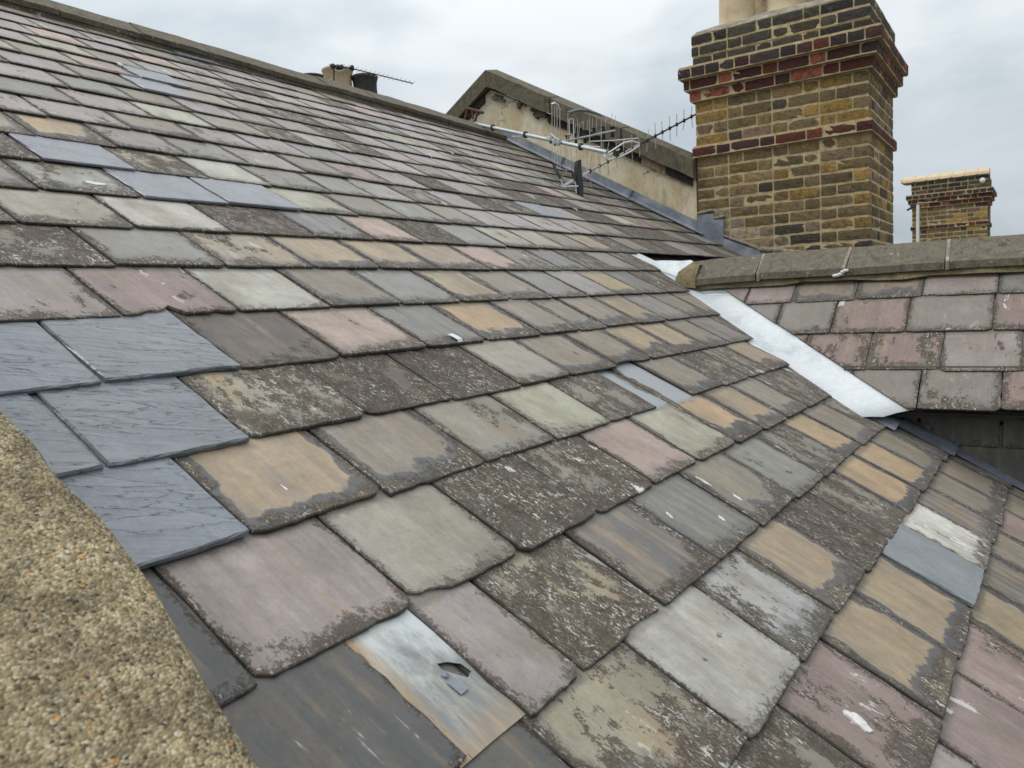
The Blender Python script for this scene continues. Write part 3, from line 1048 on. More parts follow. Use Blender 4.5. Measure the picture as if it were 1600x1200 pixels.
# ------------------------------------------------------------------ near gable coping (bottom left)
cop_t = thing('gable_coping', 'gritty pebbly concrete gable coping at the bottom left beside the new blue-grey slates', 'coping', roof(0.1, -0.5, 0.0))
t = MB()
secs = []
rng = random.Random(3)
for k in range(86):
    v = -2.3 + 3.4 * k / 85
    q_ = min(1.0, max(0.0, (v + 0.46) / 0.25))
    e_ = 0.341 - 0.034 * q_ * q_ * (3 - 2 * q_) + rng.gauss(0, 0.0022)
    secs.append([roof(-0.22, v, 0.20), roof(0.0, v, 0.225 + rng.gauss(0, .001)), roof(e_ - 0.035, v, 0.222 + rng.gauss(0, 0.001)), roof(e_ - 0.010, v, 0.214), roof(e_, v, 0.198), roof(e_ + 0.002, v, 0.13),
                 roof(e_ - 0.03, v, 0.12), roof(-0.19, v, 0.12)])
t.loft(secs, smooth=True)
t.build('coping_stone', M['grit'], cop_t)
t = MB()
t.loft([[roof(-0.15, v, 0.121), roof(0.25, v, 0.121), roof(0.25, v, -0.3), roof(-0.15, v, -0.3)] for v in (-4.9, 1.1)])
t.build('wall', M['mortar'], cop_t)

# ------------------------------------------------------------------ extension roof
EA = math.atan(0.8)
EX, EZ = 3.15, -0.452
E_UP = Vector((math.cos(EA), 0, math.sin(EA)))
E_N = Vector((-math.sin(EA), 0, math.cos(EA)))
EXT_M = Matrix(((0, E_UP.x, E_N.x, EX), (-1, 0, 0, 0), (0, E_UP.z, E_N.z, EZ), (0, 0, 0, 1)))   # x = -Y, y = up, z = normal
ext_t = thing('extension_roof', 'smaller cross roof of purple and grey slates with a stone ridge at the right', 'roof', (3.6, 0.1, -0.9))


def ext(x, y, h=0.0):
    return EXT_M @ Vector((x, y, h))


EG = 0.215
erows = [  # tail distance up the slope, joints (x = -Y) and kinds
    (0.002, [-0.95, -0.62, -0.375, -0.115, 0.145, 0.40, 0.66, 0.92, 1.2], 'grey grey grey mauve mauve mauve purp mauve mauve'),
    (0.205, [-1.10, -0.83, -0.575, -0.315, -0.055, 0.205, 0.465, 0.72, 1.0], 'mauve mauve mauve lilac mauve purp mauve mauve'),
    (0.425, [-1.25, -0.985, -0.745, -0.455, -0.155, 0.115, 0.375, 0.63, 0.9], 'grey grey mauve grey mauve purp mauve grey'),
    (0.645, [-1.45, -1.16, -0.945, -0.675, -0.415, -0.145, 0.115, 0.375, 0.63, 0.9], 'purp lilac tang tang lilac grey purp lilac mauve'),
]
VR = [(3.939, 1.571, 0.184), (3.74, 1.253, 0.024), (3.444, 0.858, -0.213), (3.278, 0.622, -0.346), (3.146, 0.400, -0.451)]
inv = EXT_M.inverted()
va, vb_ = inv @ Vector(VR[0]), inv @ Vector(VR[-1])
er = random.Random(21)
seed = 9000
for ri, (y0, js, kinds) in enumerate(erows):
    kinds = kinds.split()
    for i in range(len(js) - 1):
        seed += 1
        w = js[i + 1] - js[i] - er.uniform(0.002, 0.005)
        xc = (js[i] + js[i + 1]) / 2
        L = EG * 2 if ri < 2 else (0.84 - y0)
        s = SlateGeo(w, L, EG, seed, kinds[i % len(kinds)], [(0.12, 0.1, 0.008)] if (ri == 3 and i == 4) else None)
        ax, ay, bx, by = va.x - xc, va.y - y0, vb_.x - xc, vb_.y - y0
        a, b = -(ay - by), -(bx - ax)
        if a > 0:
            a, b = -a, -b
        pts = clip_poly(s.pts, a, b, a * ax + b * ay)
        if len(pts) < 4:
            continue
        th = TH * er.uniform(0.9, 1.2)
        mw = slate_matrix(EXT_M, xc, y0 + er.gauss(0, 0.002), 0.004 + er.uniform(0, 0.001), 2.3 * TH / (EG * 2), er.gauss(0, 0.004))
        ar = slate_arrays(s, pts, th, True, 0.06)
        for q_ in ('base', 'alt'):                       # this roof carries darker, browner slates
            ar[3][q_] = tuple(a_ * b_ for a_, b_ in zip(ar[3][q_], (0.82, 0.76, 0.745, 1)))
        ar[3]['k1'] = (ar[3]['k1'][0] * 0.9, ar[3]['k1'][1] * (0.5 if ri > 1 else 1.0), ar[3]['k1'][2])
        link('slate', slate_mesh('slate', [ar]), M['slate'], ext_t, mw)
# slate-hung wall under the eave
HUNG_M = Matrix(((0, 0, -1, 3.315), (-1, 0, 0, 0), (0, 1, 0, 0), (0, 0, 0, 1)))
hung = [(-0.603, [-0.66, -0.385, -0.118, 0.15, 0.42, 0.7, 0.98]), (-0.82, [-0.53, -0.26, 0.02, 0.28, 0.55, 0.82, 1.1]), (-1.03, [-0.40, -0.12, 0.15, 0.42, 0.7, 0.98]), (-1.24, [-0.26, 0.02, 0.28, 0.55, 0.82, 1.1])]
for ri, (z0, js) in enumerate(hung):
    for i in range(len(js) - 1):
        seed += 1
        s = SlateGeo(js[i + 1] - js[i] - 0.006, 0.30, 0.212, seed, 'black')  # black kind puts the eave's shade into the slate colour
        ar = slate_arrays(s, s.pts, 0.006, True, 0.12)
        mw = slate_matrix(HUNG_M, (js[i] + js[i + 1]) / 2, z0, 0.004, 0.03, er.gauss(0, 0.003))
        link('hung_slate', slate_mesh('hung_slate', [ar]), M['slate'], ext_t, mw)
t = MB()
t.add([(3.34, 1.2, -0.36), (3.34, -2.6, -0.36), (3.34, -2.6, -3.0), (3.34, 1.2, -3.0)], [(0, 1, 2, 3)])
t.add([(3.30, 1.2, -0.50), (3.17, 0.50, -0.47), (3.17, -2.6, -0.47), (3.36, -2.6, -0.40), (3.36, 1.2, -0.40)], [(0, 1, 2, 3, 4)])
t.build('wall_backing', M['dark_batten'], ext_t)
# deck planes below the extension slates
t = MB()
t.add([ext(-1.62, 0.86, -0.018), ext(-0.42, 0.012, -0.018), ext(2.6, 0.012, -0.018), ext(2.6, 0.86, -0.018)], [(0, 1, 2, 3)])
t.add([ext(-0.45, 0.010, -0.020), ext(2.6, 0.010, -0.020), ext(2.6, 0.006, -0.045), ext(-0.45, 0.006, -0.045)], [(0, 3, 2, 1)])
t.build('roof_deck', M['dark_batten'], ext_t)
apex = ext(0, 0.86, 0)
t = MB()
t.add([(apex.x, 1.6, apex.z), (apex.x, -2.6, apex.z), (apex.x + 1.1, -2.6, apex.z - 0.85), (apex.x + 1.1, 1.0, apex.z - 0.85)], [(0, 1, 2, 3)])
t.build('rear_slope', M['dark_batten'], ext_t)
# stone ridge tiles
yy = 1.500
RX = 3.86
first = True
while yy > -2.4:
    L = 0.395 if not first else 0.375
    y2 = yy - L
    t = MB()
    secs = []
    d0 = R.uniform(-0.003, 0.003)
    for k in range(4):
        ys = yy - 0.006 - (L - 0.012) * k / 3
        j = d0 + R.gauss(0, 0.0012)
        if first and k == 0:
            drop = -0.012
        else:
            drop = 0
        secs.append([Vector((RX, ys, 0.196 + j + drop)), Vector((RX - 0.135, ys, 0.098 + j + drop)), Vector((RX - 0.135, ys, 0.068 + j + drop)),
                     Vector((RX, ys, 0.150)), Vector((RX + 0.135, ys, 0.068 + j)), Vector((RX + 0.135, ys, 0.098 + j))])
    t.loft(secs)
    t.build('ridge_tile', M['ridge'], ext_t)
    if y2 > -2.4:
        t = MB()
        jx = R.uniform(-0.01, 0.01)
        t.loft([[Vector((RX, ys, 0.197)), Vector((RX - 0.1375, ys + jx, 0.099)), Vector((RX - 0.137, ys + jx, 0.064)), Vector((RX, ys, 0.14))] for ys in (y2 + 0.007, y2 - 0.006)])
        t.build('mortar_joint', M['joint'], ext_t)
    yy = y2
    first = False
t = MB()
secs = []
for k in range(40):
    ys = 1.52 - 4.0 * k / 39
    q = 0.0 if k else 0.03
    secs.append([Vector((RX, ys, 0.16 - q)), Vector((RX - 0.108 + R.gauss(0, .003), ys, 0.088 - q)), Vector((RX - 0.128 + R.gauss(0, 0.005), ys, 0.044 + R.gauss(0, .004))), Vector((RX, ys, 0.02))])
t.loft(secs)
t.build('ridge_bedding', M['bed'], ext_t)
# rough mortar lump closing the ridge end over the valley
t = MB()
secs = []
for k, (a, s_) in enumerate(((0.0, 0.05), (0.03, 0.75), (0.09, 1.0), (0.15, 0.95))):
    ys = 1.575 - a
    ring = []
    for q in range(12):
        th_ = math.pi * q / 11
        ring.append(Vector((RX - 0.02 - 0.125 * math.cos(th_) * s_ + R.gauss(0, 0.004), ys, 0.055 + 0.12 * math.sin(th_) * s_ + R.gauss(0, 0.004))))
    secs.append(ring)
t.loft(secs, closed=False, smooth=True)
t.build('end_mortar', M['bed'], ext_t)
# bird lime on the ridge bedding
t = MB()
for k in range(5):
    t.lathe([(0.0, 0.008), (0.010, 0.006), (0.014, 0.0), (0.008, -0.006)], (RX - 0.134 + R.uniform(-.004, .004), 0.770 - 0.011 * k, 0.066 + 0.006 * k + R.uniform(-.006, .006)), 8)
t.build('lime_lump', M['white'], ext_t)

# valley gutter: sheet on both slopes with a rounded trough
t = MB()
secs = []
nn_ = 14
for k in range(nn_ + 1):
    f = k / nn_
    a = roof(3.985 + (3.045 - 3.985) * f - 0.06, -1.80 + (-0.262 + 1.80) * f, -0.010)
    a1 = roof(3.985 + (3.045 - 3.985) * f + 0.012, -1.80 + (-0.262 + 1.80) * f, -0.0085)
    bx_ = va.x - 0.02 + (vb_.x - va.x + 0.03) * f
    by_ = va.y + 0.03 + (vb_.y - va.y - 0.022) * f
    b0 = ext(bx_ + 0.05 - 0.045 * f ** 6, by_, -0.004)
    b1 = ext(bx_ - 0.006, by_, -0.0045)
    mid = (a1 + b1) * 0.5 - Vector((0, 0, 0.030 - 0.018 * f))
    q1 = a1.lerp(mid, 0.55) + Vector((0, 0, 0.002))
    q2 = b1.lerp(mid, 0.55) + Vector((0, 0, 0.002))
    secs.append([a, a1, q1, mid, q2, b1, b0])
t.loft(secs, closed=False, caps=False, smooth=True)
vsecs = secs
vg = t.build('valley_gutter', M['zinc'], ext_t)
vg.modifiers.new('thickness', 'SOLIDIFY').thickness = 0.002
for f0, f1 in ((0.265, 0.28), (0.0, 0.17)):             # lapped joint and the upper sheet
    t = MB()
    secs = []
    for k in range(4):
        g_ = (f0 + (f1 - f0) * k / 3) * nn_
        i0 = min(int(g_), nn_ - 1)
        secs.append([p.lerp(q_, g_ - i0) + Vector((-0.003, -0.001, 0.0045)) for p, q_ in zip(vsecs[i0], vsecs[i0 + 1])])
    t.loft(secs, closed=False, caps=False, smooth=True)
    t.build('valley_lap', M['zinc'], ext_t)
# lead upstand where the hung wall meets the slates
t = MB()
for (v0_, v1_, u0_, lift) in ((-0.245, -0.13, 3.125, 0.022), (-0.13, 0.08, 3.235, 0.026), (0.08, 0.55, 3.285, 0.020)):
    pts = [roof(u0_ - 0.02, v0_, 0.006), roof(u0_ + 0.03, v0_, lift), roof(u0_ + 0.09, v0_, lift + 0.004)]
    pts2 = [roof(u0_ - 0.015, v1_, 0.006), roof(u0_ + 0.045, v1_, lift), roof(u0_ + 0.10, v1_, lift + 0.004)]
    t.loft([pts, pts2], closed=False, caps=False)
ls = t.build('lead_soaker', M['lead'], ext_t)
ls.modifiers.new('thickness', 'SOLIDIFY').thickness = 0.003

# ------------------------------------------------------------------ parapet gable wall beyond the roof
par_t = thing('parapet_wall', 'cracked cream rendered gable parapet with weathered stone coping rising behind the slates', 'wall', (6.3, 3.4, 0.3))
PX = 6.11
AP = Vector((PX, 4.275, 2.19))                           # apex of the coping
SL = 0.556


def gab(y, dz=0.0, x=PX):
    """point under the coping's top edge at y"""
    if y <= AP.y:
        return Vector((x, y, AP.z - (AP.y - y) * SL + dz))
    return Vector((x, y, AP.z - (y - AP.y) * 0.62 + dz))


t = MB()
front = [gab(2.31, -0.15), gab(AP.y, -0.16), gab(5.6, -0.15), Vector((PX, 5.6, -1.5)), Vector((PX, 1.2, -1.5)), Vector((PX, 1.2, -0.2)), Vector((PX, 2.31, 0.2))]
t.loft([front, [p + Vector((0.22, 0, 0)) for p in front]])
t.build('rendered_face', M['render'], par_t)
# course of dark bricks under the coping, broken at the apex and the right end
y = 2.33
k = 0
while y < 5.3:
    L = 0.215
    yc = y + L / 2
    skip = (3.72 < yc < 4.05)
    if not skip:
        a, b_ = gab(y + 0.006, -0.145), gab(y + L, -0.145)
        if y < AP.y < y + L:
            y += L + 0.006
            continue
        a2, b2 = a - Vector((0, 0, 0.078)), b_ - Vector((0, 0, 0.078))
        t = MB()
        fr = [a + Vector((R.uniform(-.012, .004), 0, 0)), b_ + Vector((R.uniform(-.012, .004), 0, 0)), b2 + Vector((R.uniform(-.012, .004), 0, R.uniform(-.006, .006))), a2 + Vector((R.uniform(-.012, .004), 0, R.uniform(-.006, .006)))]
        fr = [p + Vector((-0.022, 0, 0)) for p in fr]
        t.loft([fr, [p + Vector((0.12, 0, 0)) for p in fr]])
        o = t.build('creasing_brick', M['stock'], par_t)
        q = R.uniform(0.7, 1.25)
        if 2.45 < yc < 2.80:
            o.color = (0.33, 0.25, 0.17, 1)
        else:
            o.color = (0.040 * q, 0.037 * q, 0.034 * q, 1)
    y += L + 0.008
# patches of bare mortar where bricks are missing
t = MB()
rng = random.Random(8)
for k in range(11):
    t = MB()
    yc = rng.uniform(3.68, 4.22)
    p = gab(yc, rng.uniform(-0.235, -0.15)) + Vector((-0.008, 0, 0))
    t.box(p, (rng.uniform(.010, .028), rng.uniform(.015, .05), rng.uniform(.01, .028)), Matrix.Translation(p) @ Matrix.Rotation(rng.uniform(-1, 1), 4, 'X') @ Matrix.Translation(-p), jit=0.008)
    t.build('broken_mortar', M['coping'], par_t)
# coping stones
cuts = [2.305, 2.92, 3.60, AP.y]
for i in range(3):
    ya, yb = cuts[i] + (0.006 if i else 0), cuts[i + 1] - (0.0 if i == 2 else 0.006)
    t = MB()
    secs = []
    for k in range(7):
        yk = ya + (yb - ya) * k / 6
        j = lambda a=0.004: R.gauss(0, a)
        pf = gab(yk, 0, 6.035)
        secs.append([pf + Vector((j(), 0, j())), pf + Vector((0.19, 0, 0.045)), pf + Vector((0.38, 0, 0)), pf + Vector((0.38, 0, -0.13)), pf + Vector((0, 0, -0.145 + j()))])
    t.loft(secs)
    t.build('coping_stone', M['coping'], par_t)
t = MB()
secs = []
for k in range(7):
    yk = AP.y + (5.6 - AP.y) * k / 6
    pf = gab(yk, 0, 6.035)
    secs.append([pf, pf + Vector((0.19, 0, 0.045)), pf + Vector((0.38, 0, 0)), pf + Vector((0.38, 0, -0.13)), pf + Vector((0, 0, -0.15))])
t.loft(secs)
t.build('coping_stone', M['coping'], par_t)
# lead cover flashing along the foot of the wall
v_ = -4.46
first = True
while v_ < -2.30:
    v2 = min(v_ + 0.75, -2.24)
    t = MB()
    a, b_ = (roof(PX - 0.008, v_, 0.0), roof(PX - 0.008, v2 + 0.03, 0.0))
    secs = []
    for p, w_ in ((a, 0), (a.lerp(b_, .33), 1), (a.lerp(b_, .66), -1), (b_, 0)):
        secs.append([p + N * 0.088, p + N * 0.028 - UX * 0.003, p + N * 0.019 - UX * (0.010), p + N * 0.016 - UX * (0.060 + 0.004 * w_)])
    t.loft(secs, closed=False, caps=False)
    o = t.build('lead_flashing', M['lead'], par_t)
    o.modifiers.new('thickness', 'SOLIDIFY').thickness = 0.003
    v_ = v2
    if v2 >= -2.25:
        break

# ------------------------------------------------------------------ brick chimneys
STOCKC = [(0.220, 0.150, 0.062), (0.165, 0.120, 0.057), (0.310, 0.195, 0.062), (0.140, 0.102, 0.056), (0.072, 0.060, 0.045),
          (0.230, 0.162, 0.076), (0.180, 0.132, 0.068), (0.190, 0.140, 0.072), (0.340, 0.215, 0.064), (0.215, 0.145, 0.098), (0.145, 0.108, 0.058)]
DARKC = [(0.046, 0.043, 0.038), (0.060, 0.053, 0.042), (0.080, 0.070, 0.048), (0.040, 0.036, 0.034)]
REDC = [(0.130, 0.036, 0.027), (0.100, 0.033, 0.028), (0.160, 0.046, 0.030), (0.072, 0.032, 0.030), (0.110, 0.037, 0.032), (0.060, 0.034, 0.034)]


def brick_mesh(seed, lx):
    """worn brick: a unit-free box subdivided along its face, front at x = 0, from y = 0 to lx, z = 0 to 0.066"""
    r = random.Random(seed)
    H = 0.068
    ny = 5 if lx > 0.15 else 3
    rings = []
    for i in range(ny + 1):
        yk = lx * i / ny
        e_ = 0.0016 if i in (0, ny) else 0.0
        f = lambda a: r.gauss(0, a)
        rings.append([(0.010, yk, f(.0012)), (0.0018 + e_ + f(0.0006), yk, 0.002 + f(.0012)), (e_ + f(0.0013), yk + f(.001), H * .35 + f(.003)), (e_ + f(0.0013), yk + f(.001), H * .68 + f(.003)),
                      (0.0018 + e_ + f(0.0006), yk, H - 0.002 + f(.0012)), (0.010, yk, H + f(.0012)), (0.095, yk, H), (0.095, yk, 0)])
    b = MB()
    b.loft(rings)
    me = bpy.data.meshes.new('brick')
    me.from_pydata(b.v, [], b.f)
    me.update()
    return me


STR = [brick_mesh(100 + i, 0.214) for i in range(8)]
HDR = [brick_mesh(200 + i, 0.103) for i in range(6)]
for me in STR + HDR:
    me.materials.append(M['stock'])


def course_list(z0):
    """(z, height, proud, colour set) of each course, relative to the height z0 of the shaft foot"""
    out = []
    z = 1.110 - 0.0838 * 16
    for k in range(16):
        out.append((z, 0.0838, 0.0, STOCKC))
        z += 0.0838
    out.append((1.112, 0.079, 0.026, REDC))
    z = 1.192
    for k in range(4):
        out.append((z, 0.0872, 0.0, STOCKC))
        z += 0.0872
    for k, p in enumerate((0.032, 0.066, 0.100)):
        out.append((1.541 + 0.0845 * k, 0.0845, p, REDC))
    z = 1.800
    for k in range(3):
        out.append((z, 0.083, 0.014 if k else 0.008, DARKC))
        z += 0.083
    return [(a + z0, b, c, d) for a, b, c, d in out]


def chimney(name, label, x0, y_r, y_l, depth, seed, zmin, group, z0=0.0, single_side=False):
    """front face at x0 looking towards -X between y_r and y_l"""
    rg = random.Random(seed)
    ct = thing(name, label, 'chimney', (x0 + depth / 2, (y_r + y_l) / 2, zmin), group)
    cs = [c for c in course_list(z0) if c[0] > zmin]
    core = MB()
    side = MB()
    side_red = MB()
    W_ = y_l - y_r
    for ci, (z, hgt, pr, cols) in enumerate(cs):
        a, b_, c_, d_ = x0 - pr + 0.0045, x0 + depth + pr - 0.0045, y_r - pr + 0.0045, y_l + pr - 0.0045
        core.box(((a + b_) / 2, (c_ + d_) / 2, z + hgt / 2), ((b_ - a) / 2, (d_ - c_) / 2, hgt / 2 + 0.0005 * (ci % 2)))
        if pr > 0.02:                                    # mortar fillet over the projecting course
            core.box(((a + b_) / 2, (c_ + d_) / 2, z + hgt + 0.002), ((b_ - a) / 2 - 0.005, (d_ - c_) / 2 - 0.005, 0.007))
        # Flemish bond along the front
        y = y_r - pr
        seq = ci % 2
        first = True
        while y < y_l + pr - 0.03:
            stretcher = (seq == 0)
            L = 0.214 if stretcher else 0.103
            if cols is REDC and pr > 0.09:
                stretcher, L = (rg.random() < 0.25), 0.103
                L = 0.214 if stretcher else 0.103
            if y + L > y_l + pr - 0.05:
                L2 = y_l + pr - y
            else:
                L2 = L
            me = rg.choice(STR if L > 0.15 else HDR)
            o = bpy.data.objects.new('brick', me)
            COL.objects.link(o)
            o.parent = ct
            sc_ = L2 / L
            hs = (hgt - 0.0145) / 0.068
            mw = Matrix.Translation((x0 - pr + rg.gauss(0, 0.0016), y, z + 0.007 + rg.gauss(0, 0.001))) @ Matrix.Rotation(rg.gauss(0, 0.006), 4, 'Z') @ Matrix.Diagonal((1, sc_, hs, 1))
            o.matrix_local = root_inv(ct) @ mw
            if not me.materials:
                me.materials.append(M['stock'])
            o.material_slots[0].link = 'OBJECT'
            o.material_slots[0].material = M['redbrick'] if cols is REDC else M['stock']
            q = rg.uniform(0.75, 1.25)
            col = rg.choice(cols)
            if cols is REDC:
                if rg.random() < 0.10 and pr > 0.02:
                    col, q = (0.34, 0.105, 0.065), 1.0
                elif pr > 0.09 and rg.random() < 0.6:
                    col = (0.052, 0.040, 0.040)
            o.color = (col[0] * q, col[1] * q, col[2] * q, 1)
            y += L2 + 0.0115
            seq ^= 1
        # the other faces: joined brickwork
        for face in range(3):
            run0, run1 = (x0 - pr + 0.108, x0 + depth + pr) if face < 2 else (y_r - pr, y_l + pr)
            q = run0
            s2 = (ci + 1) % 2
            tgt = side_red if cols is REDC else side
            while q < run1 - 0.02:
                L = min(0.214 if s2 else 0.103, run1 - q)
                if face == 0 and single_side:
                    me = rg.choice(STR if L > 0.15 else HDR)
                    o = bpy.data.objects.new('brick', me)
                    COL.objects.link(o)
                    o.parent = ct
                    mw = Matrix.Translation((q + L, y_r - pr + rg.gauss(0, 0.0012), z + 0.007)) @ Matrix.Rotation(math.pi / 2, 4, 'Z') @ Matrix.Diagonal((1, L / (0.214 if L > 0.15 else 0.103), (hgt - 0.0145) / 0.068, 1))
                    o.matrix_local = root_inv(ct) @ mw
                    o.material_slots[0].link = 'OBJECT'
                    o.material_slots[0].material = M['redbrick'] if cols is REDC else M['stock']
                    k_ = rg.uniform(0.75, 1.25)
                    cc = (0.34, 0.105, 0.065) if (cols is REDC and rg.random() < 0.15) else rg.choice(cols)
                    o.color = (cc[0] * k_, cc[1] * k_, cc[2] * k_, 1)
                    q += L + 0.0115
                    s2 ^= 1
                    continue
                jit = rg.gauss(0, 0.0015)
                if face == 0:
                    tgt.box((q + L / 2, y_r - pr + 0.045 + jit, z + hgt / 2), (L / 2, 0.045, hgt / 2 - 0.0072), jit=0.0022)
                elif face == 1:
                    tgt.box((q + L / 2, y_l + pr - 0.045 + jit, z + hgt / 2), (L / 2, 0.045, hgt / 2 - 0.0072), jit=0.0022)
                else:
                    tgt.box((x0 + depth + pr - 0.045, q + L / 2, z + hgt / 2), (0.045, L / 2 - .001, hgt / 2 - 0.0072), jit=0.0015)
                q += L + 0.0115
                s2 ^= 1
    core.build('mortar_core', M['mortar'], ct)
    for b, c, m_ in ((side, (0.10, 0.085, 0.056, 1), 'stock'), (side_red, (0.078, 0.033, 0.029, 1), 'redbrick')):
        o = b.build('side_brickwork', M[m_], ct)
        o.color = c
        o['kind'] = 'stuff'
    ztop = cs[-1][0] + cs[-1][1]
    return ct, ztop, core


chim_t, ztop, _ = chimney('brick_chimney', 'large yellow stock brick chimney with red brick bands and two buff pots beside the parapet', 6.10, 1.026, 2.297, 1.07, 4, 0.17, 'brick chimney stacks with red bands', 0.0, True)
t = MB()
t.box((6.64, 1.66, -0.5), (0.52, 0.62, 0.70))
t.build('stack_base', M['mortar'], chim_t)
# flaunching and pots
CX = 6.10 + 0.535
t = MB()
rng = random.Random(2)
rings = []
for ins, dz in ((-0.012, 0.0), (0.02, 0.028), (0.14, 0.085), (0.30, 0.12)):
    ring = []
    x1, x2, y1, y2 = 6.10 + ins, 7.17 - ins, 1.026 + ins, 2.297 - ins
    for (a, b_) in ((x1, y1), (x2, y1), (x2, y2), (x1, y2)):
        pass
    for k in range(8):
        ring.append(Vector((x1 + (x2 - x1) * k / 8, y1, ztop + dz + rng.gauss(0, 0.004))))
    for k in range(8):
        ring.append(Vector((x2, y1 + (y2 - y1) * k / 8, ztop + dz + rng.gauss(0, 0.004))))
    for k in range(8):
        ring.append(Vector((x2 - (x2 - x1) * k / 8, y2, ztop + dz + rng.gauss(0, 0.004))))
    for k in range(8):
        ring.append(Vector((x1, y2 - (y2 - y1) * k / 8, ztop + dz + rng.gauss(0, 0.004))))
    rings.append(ring)
t.loft(rings)
t.build('flaunching', M['flaunch'], chim_t)


def pot(c, r, h, mat, parent, neck=0.0, flare=1.16):
    b = MB()
    prof = [(r * 1.06, 0.0), (r * 1.06, 0.035), (r * 1.0, 0.055), (r * 1.0, 0.10), (r * 0.975, h * 0.5), (r * 0.95, h - 0.09), (r * 1.02, h - 0.075), (r * 1.02, h - 0.05), (r * 1.13, h - 0.03), (r * 1.15, h - 0.005),
            (r * 1.08, h), (r * 0.9, h - 0.01), (r * 0.8, h - 0.2)]
    b.lathe(prof, c, 28)
    return b.build('chimney_pot', mat, parent)


for (px_, py_, r_, mt) in ((6.36, 2.03, 0.140, 'clay'), (6.42, 1.655, 0.152, 'clay'), (6.86, 1.90, 0.14, 'oldclay'), (6.86, 1.50, 0.14, 'clay'), (6.42, 1.285, 0.14, 'clay')):
    pot((px_, py_, ztop + 0.055), r_, 0.62, M[mt], chim_t)
# stepped lead flashing and mortar fillets at the foot of the stack
FY = 6.10 - 0.014
for (ya, yb, zt, zb_l, zb_r) in ((2.297, 2.165, 0.665, 0.50, 0.415), (2.172, 2.085, 0.610, 0.425, 0.365)):
    t = MB()
    pts = [Vector((FY, ya, zt)), Vector((FY, yb, zt - 0.005)), Vector((FY - 0.001, yb, zb_r)), Vector((FY - 0.001, ya, zb_l))]
    t.loft([pts, [p + Vector((0.004, 0, 0)) for p in pts]])
    t.build('step_flashing', M['lead'], chim_t)
    FY -= 0.004
t = MB()
ra = [(2.09, 0.46), (1.92, 0.385), (1.72, 0.30), (1.45, 0.17)]
t.loft([[Vector((6.078, y_, z_)), Vector((6.072, y_, z_ - 0.10)), Vector((5.97, y_, z_ - 0.115))] for y_, z_ in ra], closed=False, caps=False)
o = t.build('lead_apron', M['lead'], chim_t)
t = MB()
rng = random.Random(4)
for (p0, p1, w_) in (((2.297, 0.672), (2.165, 0.685), 0.012), ((2.165, 0.620), (2.08, 0.628), 0.012), ((2.085, 0.475), (1.93, 0.41), 0.013), ((1.93, 0.41), (1.80, 0.345), 0.016), ((1.80, 0.345), (1.5, 0.30), 0.02)):
    n_ = 8
    t = MB()
    t.tube([(6.088, p0[0] + (p1[0] - p0[0]) * k / n_, p0[1] + (p1[1] - p0[1]) * k / n_ + rng.gauss(0, 0.002)) for k in range(n_ + 1)], [w_ * rng.uniform(0.8, 1.25) for k in range(n_ + 1)], 6)
    t.build('mortar_fillet', M['joint'], chim_t)
# whitewash splashes on the lowest bricks by the flashing
for o in list(chim_t.children):
    if o.name.startswith('brick'):
        w0 = chim_t.location + o.location
        dd_ = (w0.y - 1.25) / 0.6 - abs(w0.z - 0.43 - (w0.y - 1.7) * 0.33) / 0.26
        if w0.z < 0.74 and dd_ > 0.1 and rng.random() < 0.85:
            c = o.color
            f = min(0.8, dd_) * rng.uniform(0.45, 0.95)
            o.color = (c[0] + (0.36 - c[0]) * f, c[1] + (0.33 - c[1]) * f, c[2] + (0.28 - c[2]) * f, 1)

far_t, ztop2, _ = chimney('brick_chimney', 'small distant brick chimney with cream capping tiles and a white pipe beyond the cross roof', 17.5, 0.885, 2.165, 1.07, 9, -0.75, 'brick chimney stacks with red bands', 0.0)
# cream half-round capping
y = 0.86
t_i = 0
while y < 2.17:
    t = MB()
    L = 0.215
    t.loft([[Vector((17.5 - 0.03 + 0.23 + 0.25 * -math.cos(math.pi * k / 8), yq, ztop2 + 0.01 + 0.13 * math.sin(math.pi * k / 8) + j)) for k in range(9)] for yq, j in ((y, 0.0), (y + L * 0.82, 0.0), (y + L * 0.83, 0.010), (y + L, 0.010))], smooth=False)
    t.build('capping_tile', M['clay'], far_t)
    y += L
t = MB()
t.box((17.72, 1.525, ztop2 + 0.02), (0.24, 0.66, 0.03))
t.build('capping_bed', M['flaunch'], far_t)
t = MB()
t.tube([(17.36, 2.045, 1.60), (17.36, 2.045, -0.4)], 0.030, 8)
t.build('overflow_pipe', M['white'], far_t)
t = MB()
t.tube([(17.36, 2.05, 1.60), (17.36, 2.17, 1.55), (17.4, 2.24, 1.52)], 0.02, 6)
t.build('pipe_bracket', M['black'], far_t)
t = MB()
t.lathe([(0.0, 0.02), (0.05, 0.018), (0.05, 0.0)], (0, 0, 0), 14)
vv = [Vector(p) for p in t.v]
t.v = [tuple(Vector((17.47 - p.z, 0.965 + p.x, ztop2 - 0.11 + p.y))) for p in vv]
t.build('vent_disc', M['white'], far_t)
# plain body below the far stack
t = MB()
t.box((18.03, 1.525, -4.1), (0.53, 0.63, 3.36))
t.build('stack_base', M['mortar'], far_t)

# ------------------------------------------------------------------ stack with three pots beyond the main ridge
pc = Vector((5.42, 5.52, 0))
stk_t = thing('chimney_stack', 'sooty chimney pots, one buff between two black, peeping over the main ridge', 'chimney', (5.5, 5.5, 1.0))
t = MB()
t.box((5.48, 5.45, 1.0), (0.75, 0.27, 0.62))
t.box((5.48, 5.45, 1.58), (0.80, 0.31, 0.05))
o = t.build('stack_body', M['stock'], stk_t)
o.color = (0.09, 0.078, 0.052, 1)


